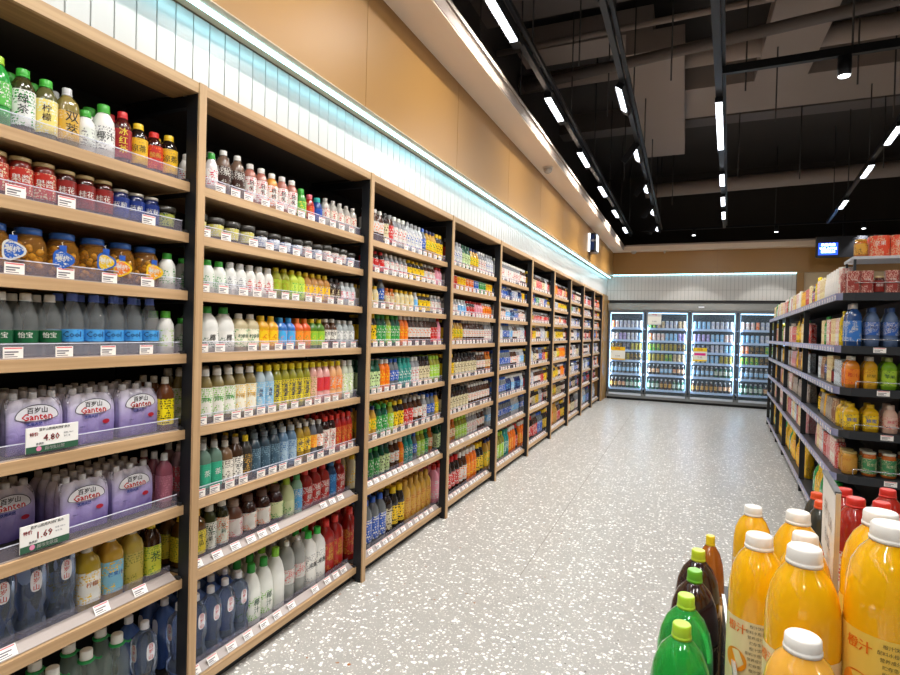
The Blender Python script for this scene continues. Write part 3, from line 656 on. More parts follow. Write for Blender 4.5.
# ------------------------------------------------------------ wall shelving
DEP = .50
m_int = paint('3b2f28', .8); m_back = solid('14171a', .7); m_rail = pane('a8a2b4', .17); m_strip = solid('a39894', .3)
m_card = solid('f3f0ec', .5); m_cr = solid('dc6a70'); m_ck = solid('6e6a74')
def tagmesh(w=.055, h=.034):
    mb = MB().box(0, .0015, -w/2, w/2, 0, h, m_card)
    mb.box(.0015, .0018, -w/2+.003, w/2-.003, h*.84, h*.95, m_cr)
    for a, b, c in ((.50, .62, .8), (.28, .40, .55), (.10, .17, .75)): mb.box(.0015, .0018, -w/2+.004, -w/2+.004+(w-.008)*c, h*a, h*b, m_ck)
    return mb.mesh('price_tag')
TAG = tagmesh(); TAGS = tagmesh(.044, .034)
POST = MB().box(-.010, .0, -.018, .018, .0, HT, m_oakz).mesh('post_trim')
L = W-.036
def frame_mb():
    f = MB()
    f.box(-.07, -.010, -.0175, .0175, .012, HT-.04, m_blk); f.box(-DEP, -DEP+.04, -.017, .017, 0, HT-.05, m_blk)
    f.box(-DEP+.04, -.06, -.014, .014, HT-.085, HT-.045, m_blk); f.box(-DEP+.04, -.06, -.014, .014, .03, .07, m_blk)
    f.box(-.055, -.015, -.02, .02, 0, .012, solid('0c0c0e'))
    for z in BZ: f.box(-DEP+.04, -.06, -.010, .010, z-.05, z-.036, m_blk)
    return f.mesh('side_frame')
FRM = frame_mb()
BD = MB().box(-DEP+.075, -.003, 0, L, -.033, -.004, wood(1, 'c9a67a', 'b38a5c')); BD.box(-.022, .0, 0, L, -.038, 0, m_oak)
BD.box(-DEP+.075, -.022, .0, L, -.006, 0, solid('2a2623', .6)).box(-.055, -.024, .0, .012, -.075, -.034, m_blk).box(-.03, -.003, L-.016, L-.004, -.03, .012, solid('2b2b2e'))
BDM = BD.mesh('shelf_board')
FNC = MB().box(-.018, -.0165, .01, L-.02, .001, .048, m_rail).box(-.018, -.0155, .01, L-.02, .046, .049, pane('eef0ff', .7)).box(-.018, -.013, .01, L-.02, 0, .004, m_strip).mesh('fence')
FNC2 = MB().add([(-.05, .01, .028), (-.05, L-.02, .028), (-.012, L-.02, .004), (-.012, .01, .004)], [(0, 3, 2, 1)], m_strip).box(-.051, -.0495, .01, L-.02, .003, .055, m_rail).mesh('fence')
CR = MB().box(-.022, -.006, 0, L, HT-.042, HT, m_oak).box(-.15, -.022, 0, L, HT-.042, HT-.03, wood(1, 'a98153', '8f6a42')).box(-DEP+.02, -.15, 0, L, HT-.03, HT-.015, m_int).mesh('cornice')
BK = MB().box(-DEP+.005, -DEP+.028, 0, L, .02, HT-.03, m_back).mesh('back_panel')
KK = MB().box(-.10, -.085, 0, L, .0, .085, solid('191a1c', .7)).mesh('kick_board')
BAYN = ['nearest', 'second', 'third', 'fourth', 'fifth', 'sixth', 'seventh', 'eighth', 'ninth', 'last']
BAYL = ['nearest oak bay of the wall shelving, with purple-wrapped water packs', 'second oak bay of the wall shelving, blue water bottles at the bottom left',
  'third oak bay of the wall shelving, golden bottles on the bottom shelf', 'fourth oak bay of the wall shelving, pink and orange cartons at the bottom',
  'fifth oak bay of the wall shelving, rows of blue water', 'sixth oak bay of the wall shelving, counted from the camera', 'seventh oak bay of the wall shelving, counted from the camera',
  'eighth oak bay of the wall shelving, counted from the camera', 'ninth oak bay of the wall shelving, just before the last', 'last oak bay of the wall shelving, beside the glass-door coolers']
for i in range(10):
    ya = Y0+(i-1)*W
    t = thing('wall_shelving_bay', BAYL[i], 'shelving', (XF, ya, 0))
    link('side_frame', FRM, t, (0, W, 0)); link('post_trim', POST, t, (0, W, 0))
    if i == 0: link('side_frame', FRM, t, (0, 0, 0)); link('post_trim', POST, t, (0, 0, 0))
    link('cornice', CR, t, (0, .018, 0)); link('back_panel', BK, t, (0, .018, 0)); link('kick_board', KK, t, (0, .018, 0))
    for s, z in enumerate(BZ):
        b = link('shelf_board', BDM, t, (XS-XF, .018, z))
        link('fence', FNC if s < 6 else FNC2, b)
        if i == 0 and s == 0: continue
        n = 11 if i else 12; yy = .06
        while yy < L-.06:
            if (i > 0 or (ya+yy > .9 and not (s in (4, 5)))) and random.random() < (.93 if i else .62):
                q = link('price_tag', TAG, b, (-.0155, yy, .004) if s < 6 else (-.016, yy, .006))
                if s >= 6: q.rotation_euler = (0, -.55, 0)
            yy += random.uniform(.075, .12) if i else .15
# ------------------------------------------------------------ goods on the wall shelving
SN = ['top', 'second', 'third', 'fourth', 'fifth', 'sixth', 'seventh', 'bottom']
def runs(s): 
    out = []
    for q in s.split():
        k, n = (q.split('*')+['1'])[:2]; out += [k]*int(n)
    return out
def fill(bay, shelf, spec, ya=None, yb=None, rows=1, hero=True, stuff=None, stuff_rows=0, face=None):
    ks = runs(spec); y1 = yb if yb else Y0+bay*W-.035; y0 = ya if ya else Y0+(bay-1)*W+.035
    tot = sum(2*PR[k]['r'] for k in ks); gap = (y1-y0-tot)/len(ks); y = y0
    if gap < 0:
        while gap < 0 and len(ks) > 1: ks.pop(); tot = sum(2*PR[k]['r'] for k in ks); gap = (y1-y0-tot)/len(ks)
    z = BZ[shelf]
    for n, k in enumerate(ks):
        r = PR[k]['r']; yc = y+r+gap/2; y += 2*r+gap; x = XS-.03-r-(.05 if shelf >= 6 else 0)
        rot0 = (-.45 if bay < 2 else -.3) if PR[k]['shape'] not in ('sq', 'carton', 'jug', 'sqw') else -.08
        for rr in range(rows+stuff_rows):
            xx = x-rr*(2*r+.006)
            if xx-r < XF-DEP+.04: break
            rot = rot0+random.uniform(-.12, .12)*(1 if PR[k]['shape'] not in ('sq', 'carton', 'jug', 'sqw') else .3)
            loc = (xx+random.uniform(-.003, .003)*(gap > .004), yc, z+.001)
            if stuff is not None and rr >= rows:
                nm = PR[k]['name']; stuff.setdefault(nm, MB()).merge(lodmb(k), Matrix.Translation(loc) @ Matrix.Rotation(rot, 4, 'Z')); continue
            if rr == 0:
                lb = '%s, %s along the %s shelf of the %s bay' % (PR[k]['desc'], ORD[n], SN[shelf], BAYN[bay])
                if len(lb.split()) > 16: lb = '%s, %s along %s shelf, %s bay' % (PR[k]['desc'], ORD[n], SN[shelf], BAYN[bay])
                put(k, loc, rot, lb, hero)
            else:
                g = '%s behind the front row, %s shelf, %s bay' % (PR[k]['desc'], SN[shelf], BAYN[bay])
                put(k, loc, rot, g, False, g)
YV = .86
fill(0, 0, 'green_soda greentea lemontea gold coconut_s coconut_b redtea blacktea redlab blacktea', .955, rows=2)
fill(0, 1, 'redjar*3 brownjar*3 bluejar*3 olivetub', .95, rows=2)
fill(0, 2, 'fruitjar*6 grnmilk', .935)
fill(0, 3, 'yibao*3 cool*5 whitegrn', .968, rows=2)
fill(0, 6, 'ganten*5 lemonjuice mangojuice limejuice yelltea', .80, rows=2)
fill(0, 7, 'handled*6 ganten', .80, rows=2)
fill(0, 4, 'browntea', 1.555, rows=3); fill(0, 4, 'darkgreen', .90, .985, rows=2)
fill(0, 5, 'berry', 1.56, rows=3)
fill(1, 0, 'redwhite pinkwhite clearbrown*2 plumtea*2 peachtea plumtea*2 roundgreen redround blueround clearspice*5', rows=2)
fill(1, 1, 'tub_y*3 tub_y tub_b*2 tub_b*2 tub_r tub_b tub_r*3 tub_b')
fill(1, 2, 'grnmilk*3 clearwhite*2 redwhite*3 olivej*2 limeb*2 yelpur*4 darkslim*2 clearsm*3', rows=2)
fill(1, 3, 'grnmilk bigcoco*2 creaml*2 yellowb*2 bluefan*2 orangefan*2 grapegr*2 brwhite*2 clearw*3', rows=2)
fill(1, 4, 'limeslice*4 lemslice*2 bluelab*2 oliveyel*5 pinkj redj*2 peachj*2 grnwh*3', rows=3)
fill(1, 5, 'pinktall greencirc*2 cupbrown brownwh darkyel darkblue*3 bluegrey*2 yellab*2 orlab wholab redcapd*2 redfull*3 clearrnd', rows=3)
fill(1, 6, 'yelbrown*2 grnblk orgblk bigpink bigbrown*2 biglime limejug mintb redbig*3 bluebig redbig', rows=2)
fill(1, 7, 'ganten*5 greenwhite*2 whitehandle cherry*2 whitebig*2 redflat*3', rows=3)
stuff = {}
fill(2, 0, 'g0*4 g13 g1 g5*3 g2*4 g9 g3*3 g4*2', hero=False)
fill(2, 1, 'h10*4 h5*5 h4*4 h0*3 h15*2', hero=False)
fill(2, 2, 'h19*3 g9 h12*2 h19*4 h6 h4*3 h5*3', hero=False, stuff=stuff, stuff_rows=1)
fill(2, 3, 'g4*3 g7*2 g11 g7*2 g8*2 g0*6 g1*2 g15*2', hero=False, stuff=stuff, stuff_rows=1)
fill(2, 4, 'g14*4 g8*2 g9*2 g16*3 g5*2 g13*3 g11*3', hero=False, stuff=stuff, stuff_rows=2)
fill(2, 5, 'g3*3 g7*2 g11 g4*2 g1*2 g0*2 g5 g9*2 g3', hero=False, stuff=stuff, stuff_rows=2)
fill(2, 6, 'g19*2 g7*3 g14*2 g0*2 g8 g16*2 g9 g11*2 g7 g12', hero=False, stuff=stuff, stuff_rows=2)
fill(2, 7, 'redflat*2 G9*3 G13*1 G4*2 G17*5 G7*2', hero=False, stuff=stuff, stuff_rows=2)
fill(3, 0, 'g1*2 g2*3 g14*3 g3*3 g5*3 g2*3', hero=False)
fill(3, 1, 'c0*2 c3*2 c1*3 c6*3 c5*2 c4*3 c1*3', hero=False)
fill(3, 2, 'h5*4 h6*3 h10*3 h15*3 h8*4', hero=False, stuff=stuff, stuff_rows=1)
fill(3, 3, 'g4*3 g3*3 g0*8 g5*3', hero=False, stuff=stuff, stuff_rows=1)
fill(3, 4, 'g4*3 g13*7 g0*3 g12*2', hero=False, stuff=stuff, stuff_rows=2)
fill(3, 5, 'g13*8 g0*8', hero=False, stuff=stuff, stuff_rows=2)
fill(3, 6, 'g14*4 g12*2 g11*4 g5*4 g0*3', hero=False, stuff=stuff, stuff_rows=2)
fill(3, 7, 'G15*3 G10*3 G0*2 G8*3 G4*2 G0*2', hero=False, stuff=stuff, stuff_rows=2)
BIG = {4: 'G3*4 G11*3 G16*2 G8*3 G10*2', 5: 'G8*3 G10*4 G1*3 G9*4', 6: 'G4*3 G8*4 G17*3 G1*3', 7: 'G4*3 G0*3 G12*3 G13*4', 8: 'G5*4 G2*5 G6*3', 9: 'G9*4 G10*4 G2*4'}
PALF = {4: (9, 2, 18, 6, 5, 0), 5: (1, 0, 4, 13, 9, 2), 6: (4, 0, 1, 13, 8, 3), 7: (9, 5, 1, 0, 2, 13), 8: (10, 0, 2, 9, 5, 1), 9: (1, 0, 10, 8, 9, 5)}
for b in range(4, 10):
    for s in range(7):
        sp = []; pre = 'h' if s in (1, 2) else 'g'; tot = 0
        pal = PALF[b]
        if b == 4 and s in (5, 6): pal = (9, 18, 6)
        while tot < (22 if s in (1, 2) else 20):
            n = random.choice((2, 3, 3, 4, 5)); sp.append('%s%d*%d' % ((pre, random.choice(pal), n) if not (s == 1 and random.random() < .5) else ('c', random.randrange(8), n))); tot += n
        fill(b, s, ' '.join(sp), hero=False, rows=0, stuff=stuff, stuff_rows=2 if s > 2 else 1)
    fill(b, 7, BIG[b], hero=False, rows=0, stuff=stuff, stuff_rows=2)
for nm, mb in stuff.items():
    ct = PR[[k for k in PR if PR[k]['name'] == nm][0]]['cat']
    tag(obj(nm, mb), 'small %ss filling the far bays of the wall shelving' % ct, ct, kind='stuff')

# purple-wrapped water packs
def gradfilm():
    m, n, l, p = base('shrink_film')
    tc = n.new('ShaderNodeTexCoord'); s = n.new('ShaderNodeSeparateXYZ'); no = n.new('ShaderNodeTexNoise'); no.inputs['Scale'].default_value = 14
    ad = n.new('ShaderNodeMath'); ad.operation = 'MULTIPLY_ADD'; ad.inputs[1].default_value = .08
    cr = n.new('ShaderNodeValToRGB'); e = cr.color_ramp.elements
    e[0].position = .02; e[0].color = (*rgb('7a68b4'), 1); e[1].position = .17; e[1].color = (*rgb('e8e4f2'), 1)
    x = e.new(.09); x.color = (*rgb('b3a6da'), 1)
    l.new(tc.outputs['Object'], s.inputs[0]); l.new(tc.outputs['Object'], no.inputs['Vector']); l.new(no.outputs[0], ad.inputs[0]); 
    sb = n.new('ShaderNodeMath'); sb.operation = 'SUBTRACT'; sb.inputs[1].default_value = .04; l.new(s.outputs[2], sb.inputs[0]); l.new(sb.outputs[0], ad.inputs[2])
    l.new(ad.outputs[0], cr.inputs[0]); l.new(cr.outputs[0], p.inputs['Base Color']); p.inputs['Roughness'].default_value = .13
    b = n.new('ShaderNodeBump'); b.inputs['Strength'].default_value = .5; b.inputs['Distance'].default_value = .006
    n2 = n.new('ShaderNodeTexNoise'); n2.inputs['Scale'].default_value = 28; n2.inputs['Detail'].default_value = 3; n2.inputs['Distortion'].default_value = 1.2
    l.new(tc.outputs['Object'], n2.inputs['Vector']); l.new(n2.outputs[0], b.inputs['Height']); l.new(b.outputs[0], p.inputs['Normal'])
    return m
film = gradfilm()
PR['pk'] = dict(key='pk', shape='pet', h=.195, r=.0262, body='c4c2d2', cap='d8d7da', c1=None, c2=None, desc='', name='water_bottle', cat='', text=None, tc='', fin='l', ts=None, vert=False, sy=1.)
PKB = [(nm, m.mesh(nm)) for nm, m in parts_of(PR['pk'], 16)]
def filmmesh():
    mb = MB(); r = .028; nx, ny = 4, 3; N = []
    # scalloped outline round a 4 x 3 block of bottles (local x depth, y width)
    hx, hy = nx*r, ny*r
    def wall(z, k, sc):
        pts = []
        def side(a, b, cnt, outx, outy):
            for i in range(cnt*6):
                t = i/(cnt*6); x = a[0]+(b[0]-a[0])*t; y = a[1]+(b[1]-a[1])*t
                d = abs(math.sin(PI*t*cnt)); off = sc*(d**.5-1)*r*.35
                pts.append(((x+outx*off)*k, (y+outy*off)*k, z))
        side((hx, -hy), (hx, hy), ny, 1, 0); side((hx, hy), (-hx, hy), nx, 0, 1)
        side((-hx, hy), (-hx, -hy), ny, -1, 0); side((-hx, -hy), (hx, -hy), nx, 0, -1)
        return pts
    zz = [(0, .97, .6), (.006, 1.0, .9), (.07, 1.0, .6), (.125, 1.0, .8), (.15, .985, 1.6), (.168, .93, 2.4), (.176, .86, 2.6)]
    rings = [wall(*q) for q in zz]; n = len(rings[0]); vs = sum(rings, [])
    fs = [(a*n+i, a*n+(i+1) % n, (a+1)*n+(i+1) % n, (a+1)*n+i) for a in range(len(zz)-1) for i in range(n)]
    mb.add(vs, fs, film, True); return mb
FM = filmmesh().mesh('film')
def logomesh():
    mb = MB(); x = .1135; wh = solid('f2f1f6', .3); N = 28
    def ell(a, b, xx, mat, cz=.118):
        mb.add([(xx, a*math.cos(2*PI*i/N), cz+b*math.sin(2*PI*i/N)*(1 if math.sin(2*PI*i/N) > 0 else .35)) for i in range(N)], [tuple(range(N))], mat)
    ell(.064, .040, x, solid('2a2c40')); ell(.0615, .0375, x+.0004, wh)
    text_flat(mb, '百岁山', .021, (x+.001, 0, .137), (0, 1, 0), (0, 0, 1), solid('22222c'), .0008)
    text_flat(mb, 'Ganten', .031, (x+.001, 0, .117), (0, 1, 0), (0, 0, 1), solid('d2202a'), .0012)
    text_flat(mb, '饮用天然', .012, (x+.001, -.008, .094), (0, 1, 0), (0, 0, 1), solid('1e3a8c'), .0006)
    mb.add([(x+.0006, .046+.013*math.cos(2*PI*i/N), .072+.008*math.sin(2*PI*i/N)) for i in range(N)], [tuple(range(N))], solid('b81f36'))
    text_flat(mb, '348ml', .0075, (x+.001, -.038, .062), (0, 1, 0), (0, 0, 1), solid('3b3470'))
    return mb.mesh('logo_print')
LG = logomesh()
def pack(x, y, z, label, rz=0, group=None, full=True):
    t = thing('water_pack', label, 'water pack', (x, y, z), rz, group)
    for i in range(4):
        for jx in range(3):
            b = link('bottle', PKB[0][1], t, ((i-1.5)*.056, (jx-1)*.056, .001)); link('cap', PKB[1][1], b)
    f = link('film', FM, t); f['label'] = 'crinkled lilac shrink film'
    if full: link('logo_print', LG, t)
hxp = .112
for k, (yc, lab) in enumerate([(1.118, 'purple-wrapped water pack partly behind the upper price sign'), (1.298, 'purple-wrapped water pack in the middle of the fifth shelf, nearest bay'), (1.477, 'purple-wrapped water pack right end of the fifth shelf, nearest bay')]):
    pack(XS-.06-hxp, yc, BZ[4]+.001, lab, -.05+.04*k)
pack(XS-.075-hxp, 1.295, BZ[5]+.001, 'purple-wrapped water pack left of its neighbour on the sixth shelf', -.06)
pack(XS-.075-hxp, 1.475, BZ[5]+.001, 'purple-wrapped water pack nearest the oak post on the sixth shelf', -.02)
pack(XS-.29, 1.10, BZ[5]+.001, 'shaded purple-wrapped water pack pushed back on the sixth shelf', .03)
# hanging tags on the fruit jars
def htag(y, z, c1, c2, label, dx=0):
    mb = MB(); N = 22; pts = []
    for i in range(N):
        t = 2*PI*i/N; r = .030+.004*math.cos(3*t); pts.append((r*math.cos(t), r*1.0*math.sin(t)))
    pts2 = pts
    mb.add([(.001, a, b) for a, b in pts2]+[(-.001, a, b) for a, b in pts2], [tuple(range(N)), tuple(range(2*N-1, N-1, -1))]+[(i, N+i, N+(i+1) % N, (i+1) % N) for i in range(N)], solid(c1))
    mb.add([(.0014, .8*a, .8*b) for a, b in pts2], [tuple(range(N))], printed(c2, 'white', 200, 200))
    mb.box(-.001, .001, -.010, .010, .026, .046, solid('2a5cc0'))
    text_flat(mb, '黄桃', .018, (.002, 0, .003), (0, 1, 0), (0, 0, 1), solid('f6f5f0'), .0006)
    mb.tube([(0, 0, .045), (-.02, 0, .055), (-.04, .01, .06)], .0008, solid('d8d8d0'), 5)
    o = obj('hanging_tag', mb, None, (XS-.0125+dx, y, z)); tag(o, label, 'tag'); o.rotation_euler = (0, .08, -.35)
htag(1.01, BZ[2]+.075, 'white', '2a62c0', 'round blue and white product tag at the left end of the jar shelf')
htag(1.155, BZ[2]+.065, '2a62c0', '2a62c0', 'slim blue product tag hanging before the second fruit jar')
htag(1.30, BZ[2]+.075, '2a62c0', 'e8c018', 'blue-yellow product tag hanging between the middle fruit jars')
htag(1.36, BZ[2]+.06, 'f2c818', 'f07a18', 'round yellow and red product tag hanging before the fruit jars')
htag(1.49, BZ[2]+.06, 'f2c818', 'f0a018', 'yellow product tag nearest the oak post on the jar shelf')
# two large price signs on the near bay
def sign(y0, y1, z0, z1, price, label):
    h = z1-z0; wd = y1-y0
    t = thing('price_sign', label, 'price sign', (XS-.006, (y0+y1)/2, z0))
    b = MB().box(-.002, .002, -wd/2, wd/2, 0, h, m_card); obj('card', b, t)
    b = MB().box(.0021, .0026, -wd/2, wd/2, 0, h*.25, solid('2f5c44'))
    text_flat(b, '超市生活馆', h*.15, (.0032, .005, h*.12), (0, 1, 0), (0, 0, 1), solid('f6f5f0'), .0004)
    text_flat(b, '●', h*.26, (.0032, -wd*.27, h*.13), (0, 1, 0), (0, 0, 1), solid('e58ab0')); obj('green_footer', b, t)
    b = MB(); X = .0028
    text_flat(b, price, h*.36, (X, -.005, h*.53), (0, 1, 0), (0, 0, 1), solid('d0202c'), .0009)
    text_flat(b, '百岁山饮用天然矿泉水', h*.12, (X, .005, h*.88), (0, 1, 0), (0, 0, 1), solid('3a3a3c'), .0003)
    text_flat(b, '特价', h*.16, (X, -wd*.36, h*.72), (0, 1, 0), (0, 0, 1), solid('c8303a'), .0006)
    text_flat(b, '规格 348ml', h*.08, (X, wd*.3, h*.64), (0, 1, 0), (0, 0, 1), m_ck); text_flat(b, '单位 瓶', h*.08, (X, wd*.27, h*.5), (0, 1, 0), (0, 0, 1), m_ck)
    text_flat(b, '会员价', h*.1, (X, -wd*.25, h*.33), (0, 1, 0), (0, 0, 1), m_ck, .0004); obj('lettering', b, t)
    h2 = MB().box(-.012, -.002, -.01, .01, .0, .03, pane('d8d8e0', .4)); obj('clip', h2, t)
sign(1.05, 1.209, BZ[4]+.014, BZ[4]+.094, '4.80', 'white price sign with green footer and price 4.80 on the fifth shelf')
sign(1.038, 1.185, BZ[5]+.014, BZ[5]+.098, '1.69', 'white price sign with green footer and price 1.69 on the sixth shelf')

# ------------------------------------------------------------ light box on the left wall
t = thing('light_box_sign', 'black rounded light box with blue and white figures on the left wall', 'sign', (-1.70, 10.6, 3.305))
obj('box', MB().bevbox(0, .14, -.16, .16, -.18, .18, .03, solid('101116', .3)), t)
fb = MB().box(.035, .105, -.163, -.1605, -.14, .14, solid('1a3f8a')); 
text_flat(fb, '24H', .075, (.07, -.165, .03), (1, 0, 0), (0, 0, 1), solid('e8f4ff'))
obj('sign_face', fb, t)
fb = MB().box(.1402, .144, -.13, .13, -.15, .15, glow('dff0ff', 1.2)); text_flat(fb, '24', .16, (.1445, 0, .02), (0, 1, 0), (0, 0, 1), solid('1a58c8'), .004); obj('sign_face', fb, t)
obj('edge_light', MB().box(-.0, .03, -.164, -.1605, -.17, .17, glow('e8f6ff', 2.2)), t)
# screen on the back wall
t = thing('wall_screen', 'dark hanging panel with a glowing blue screen on the back wall', 'screen', (2.62, 13.55, 3.34))
obj('frame', MB().box(-.16, .9, -.02, .05, -.03, .4, solid('23252c', .4)), t)
sb = MB().box(-.12, .22, -.026, -.0205, .02, .27, glow('2a50d8', 1.6))
for k, (z, s) in enumerate(((.225, '欢迎光临'), (.15, 'WELCOME'), (.085, '新鲜生活'))): text_flat(sb, s, .062, (.05, -.028, z), (1, 0, 0), (0, 0, 1), glow('d8f4ff', 2.0), .003)
obj('screen', sb, t)
obj('bracket', MB().box(.3, .34, 0, .03, .4, .85, m_track), t)

# ------------------------------------------------------------ coolers
CX = [-1.775, -.90, .09, 1.10, 2.13]; CYF = 14.2; CZ0, CZ1 = .12, 2.17
m_cg = solid('8a8d8e', .3, .6); m_ci = solid('262e38', .5); m_cs = solid('b8c8dc', .4, .1)
cl = thing('drinks_cooler', 'long grey drinks cooler with four glass doors along the back wall', 'cooler', (0, CYF, 0))
b = MB().box(CX[0], CX[-1]+.05, .55, .6, .05, 2.36, m_ci).box(CX[0], CX[0]+.04, .06, .6, .05, 2.36, m_ci).box(CX[-1]+.01, CX[-1]+.05, .06, .6, .05, 2.36, m_cg)
b.box(CX[0], CX[-1]+.05, .0, .6, 2.2, 2.38, m_cg).box(CX[0], CX[-1]+.05, .0, .6, .07, .16, m_cg).box(CX[0]+.02, CX[-1], .05, .58, .0, .068, solid('101114'))
obj('casing', b, cl)
obj('header', MB().box(CX[0], CX[-1]+.05, -.02, -.001, 2.22, 2.375, solid('a9acab', .25, .7)).box(1.18-.9, 1.30-.9, -.022, -.0205, 2.28, 2.31, solid('dfe6ee')), cl)
obj('kick_panel', MB().box(CX[0], CX[-1]+.05, -.02, -.001, .06, .13, solid('8c8f90', .3, .6)), cl)
SZ = [1.76, 1.46, 1.21, .96, .63, .27]
for d in range(4):
    x0, x1 = CX[d]+.03, CX[d+1]-.01
    f = MB(); y0, y1 = -.03, .0
    fm = solid('6f7376', .35, .5)
    f.box(x0, x0+.035, y0, y1, CZ0, CZ1+.03, fm).box(x1-.035, x1, y0, y1, CZ0, CZ1+.03, fm).box(x0+.035, x1-.035, y0, y1, CZ1-.01, CZ1+.03, fm).box(x0+.035, x1-.035, y0, y1, CZ0, CZ0+.05, solid('c8d0da', .4))
    dr = obj('cooler_door', f, cl)
    obj('glass', MB().box(x0+.035, x1-.035, -.018, -.012, CZ0+.05, CZ1-.01, pane('cfe6f4', .05)), dr)
    obj('door_handle', MB().bar((x1-.022, -.05, .95), (x1-.022, -.05, 1.45), .014, .014, m_cg).box(x1-.028, x1-.016, -.045, -.03, .96, .98, m_cg).box(x1-.028, x1-.016, -.045, -.03, 1.42, 1.44, m_cg), dr)
    for xx in (x0+.028, x1-.028):
        obj('light_bar', MB().box(xx-.014, xx+.014, .012, .03, .3, 2.12, glow('a8d8ff', 4.0)), cl)
        area((xx+(.02 if xx < (x0+x1)/2 else -.02), .035, 1.2), .03, 1.8, 3.4, 0, (.72, .87, 1), 'cooler_light', cl).rotation_euler = (PI/2, 0, .5 if xx > (x0+x1)/2 else -.5)
    obj('light_bar', MB().box(x0+.04, x1-.04, .012, .03, 2.13, 2.15, glow('a8d8ff', 4.0)), cl)
    for s, z in enumerate(SZ): obj('cooler_shelf', MB().box(x0, x1, .045, .5, z-.02, z, m_cs).box(x0, x1, .04, .0445, z-.025, z+.028, solid('a9c4e8', .4)), cl)
def Cn(key, h, r, c1, c2, cap='silver', d='', **k): P(key, 'can', h*1.2, r*1.12, c1, cap, c1, c2, d, name='chilled_can', cat='drink can', fin='s')
Cn('k0', .165, .033, 'ltgrey', 'blue', d='grey and blue beer can'); Cn('k1', .165, .033, 'white', 'red', d='white and red beer can'); Cn('k2', .165, .033, 'sky', 'white', d='pale blue beer can')
Cn('k3', .165, .033, 'olive', 'gold', d='olive green beer can'); Cn('k4', .165, .033, 'green', 'yellow', d='green beer can'); Cn('k5', .165, .033, 'navy', 'ltgrey', d='navy beer can')
Cn('k6', .165, .033, 'orange', 'white', d='orange and white can'); Cn('k7', .165, .033, 'black', 'gold', d='black and gold beer can'); Cn('k8', .165, .033, 'lilac', 'navy', d='lilac can'); Cn('k9', .165, .033, 'beige', 'brown', d='beige beer can')
for nm, c, l1, l2 in (('b0', 'brown', 'gold', 'black'), ('b1', 'dgreen', 'ltgrey', 'green'), ('b2', 'cola', 'beige', 'red'), ('b3', 'steel', 'sky', 'white')):
    P(nm, 'pet', .27, .037, c, 'silver', l1, l2, '%s-labelled %s beer bottle' % (dict(ltgrey='grey').get(l1, l1), dict(dgreen='green', cola='black', steel='grey').get(c, c)), name='beer_bottle', cat='beer bottle')
DP = [('k6 k1 k0*6|k1*2 k8*2 k0*3 k2|k7*3 k5*2 k3*3|k4*2 k3*3 k7*3|b3*8|b0*2 b2*2 b1*4', 'far-left'), ('k4*2 k9*2 k0*3 k9*2|k6 k1*3 k2*3 k8*2|k4*3 k3*4 k7*2|k3*4 k4*2 k9*3|b2*3 b3*3 b2*3|b1*3 b0*3 b1*3', 'second'),
      ('k2*4 k0*5|k8*4 k2*3 k1*2|k5*4 k0*3 k2*2|k9*3 k2*3 k3*3|b3*5 b1*4|b0*6 b2*3', 'third'), ('k1*3 k6 k0*2 k3*3|k2*4 k0*5|k6*2 k7*3 k4*4|k4*4 k7*3 k9*2|b3*9|b1*5 b2*4', 'right-hand')]
for d, (spec, dn) in enumerate(DP):
    x0, x1 = CX[d]+.08, CX[d+1]-.06
    for s, q in enumerate(spec.split('|')):
        ks = runs(q)
        if d == 0: ks = ks[:8]
        for n, k in enumerate(ks):
            x = x0+(x1-x0)*(n+.5)/len(ks)
            lb = '%s, %s from left on the %s shelf, %s cooler door' % (PR[k]['desc'], ORD[n], ('top second third fourth fifth bottom').split()[s], dn)
            put(k, (x, CYF+.10, SZ[s]+.001), -PI/2, lb, False)
            if s in (4, 5):
                g = '%s behind the front row, %s shelf, %s cooler door' % (PR[k]['desc'], ('fifth', 'bottom')[s-4], dn); put(k, (x, CYF+.18, SZ[s]+.001), -PI/2, g, False, g)
def promo(x0, x1, z0, z1, c1, c2, label):
    t = thing('promotion_card', label, 'promotion card', ((x0+x1)/2, CYF-.036, z0)); w2, h = (x1-x0)/2, z1-z0
    obj('card', MB().box(-w2, w2, -.002, .002, 0, h, solid('f0efe6')), t)
    b = MB().box(-w2, w2, -.003, -.0021, h*.72, h, solid(c1)).box(-w2*.8, w2*.8, -.0035, -.0021, h*.42, h*.6, solid(c2)).box(-w2, w2, -.003, -.0021, 0, h*.1, solid(c1))
    text_flat(b, '特惠', h*.2, (0, -.004, h*.86), (1, 0, 0), (0, 0, 1), solid('c8202c')); text_flat(b, '9.90', h*.2, (0, -.004, h*.28), (1, 0, 0), (0, 0, 1), solid('3a3a3a')); obj('print', b, t)
promo(-.84, -.53, 1.86, 2.14, 'ltgrey', 'f0efe6', 'pale grey notice card at the top of the second cooler door')
promo(-1.69, -1.34, .98, 1.30, 'f2c21c', 'f0efe6', 'white card with orange-yellow header on the left cooler door')
promo(.19, .49, 1.03, 1.34, 'f2d21c', 'e0308c', 'white card with yellow header and pink band on the third cooler door')

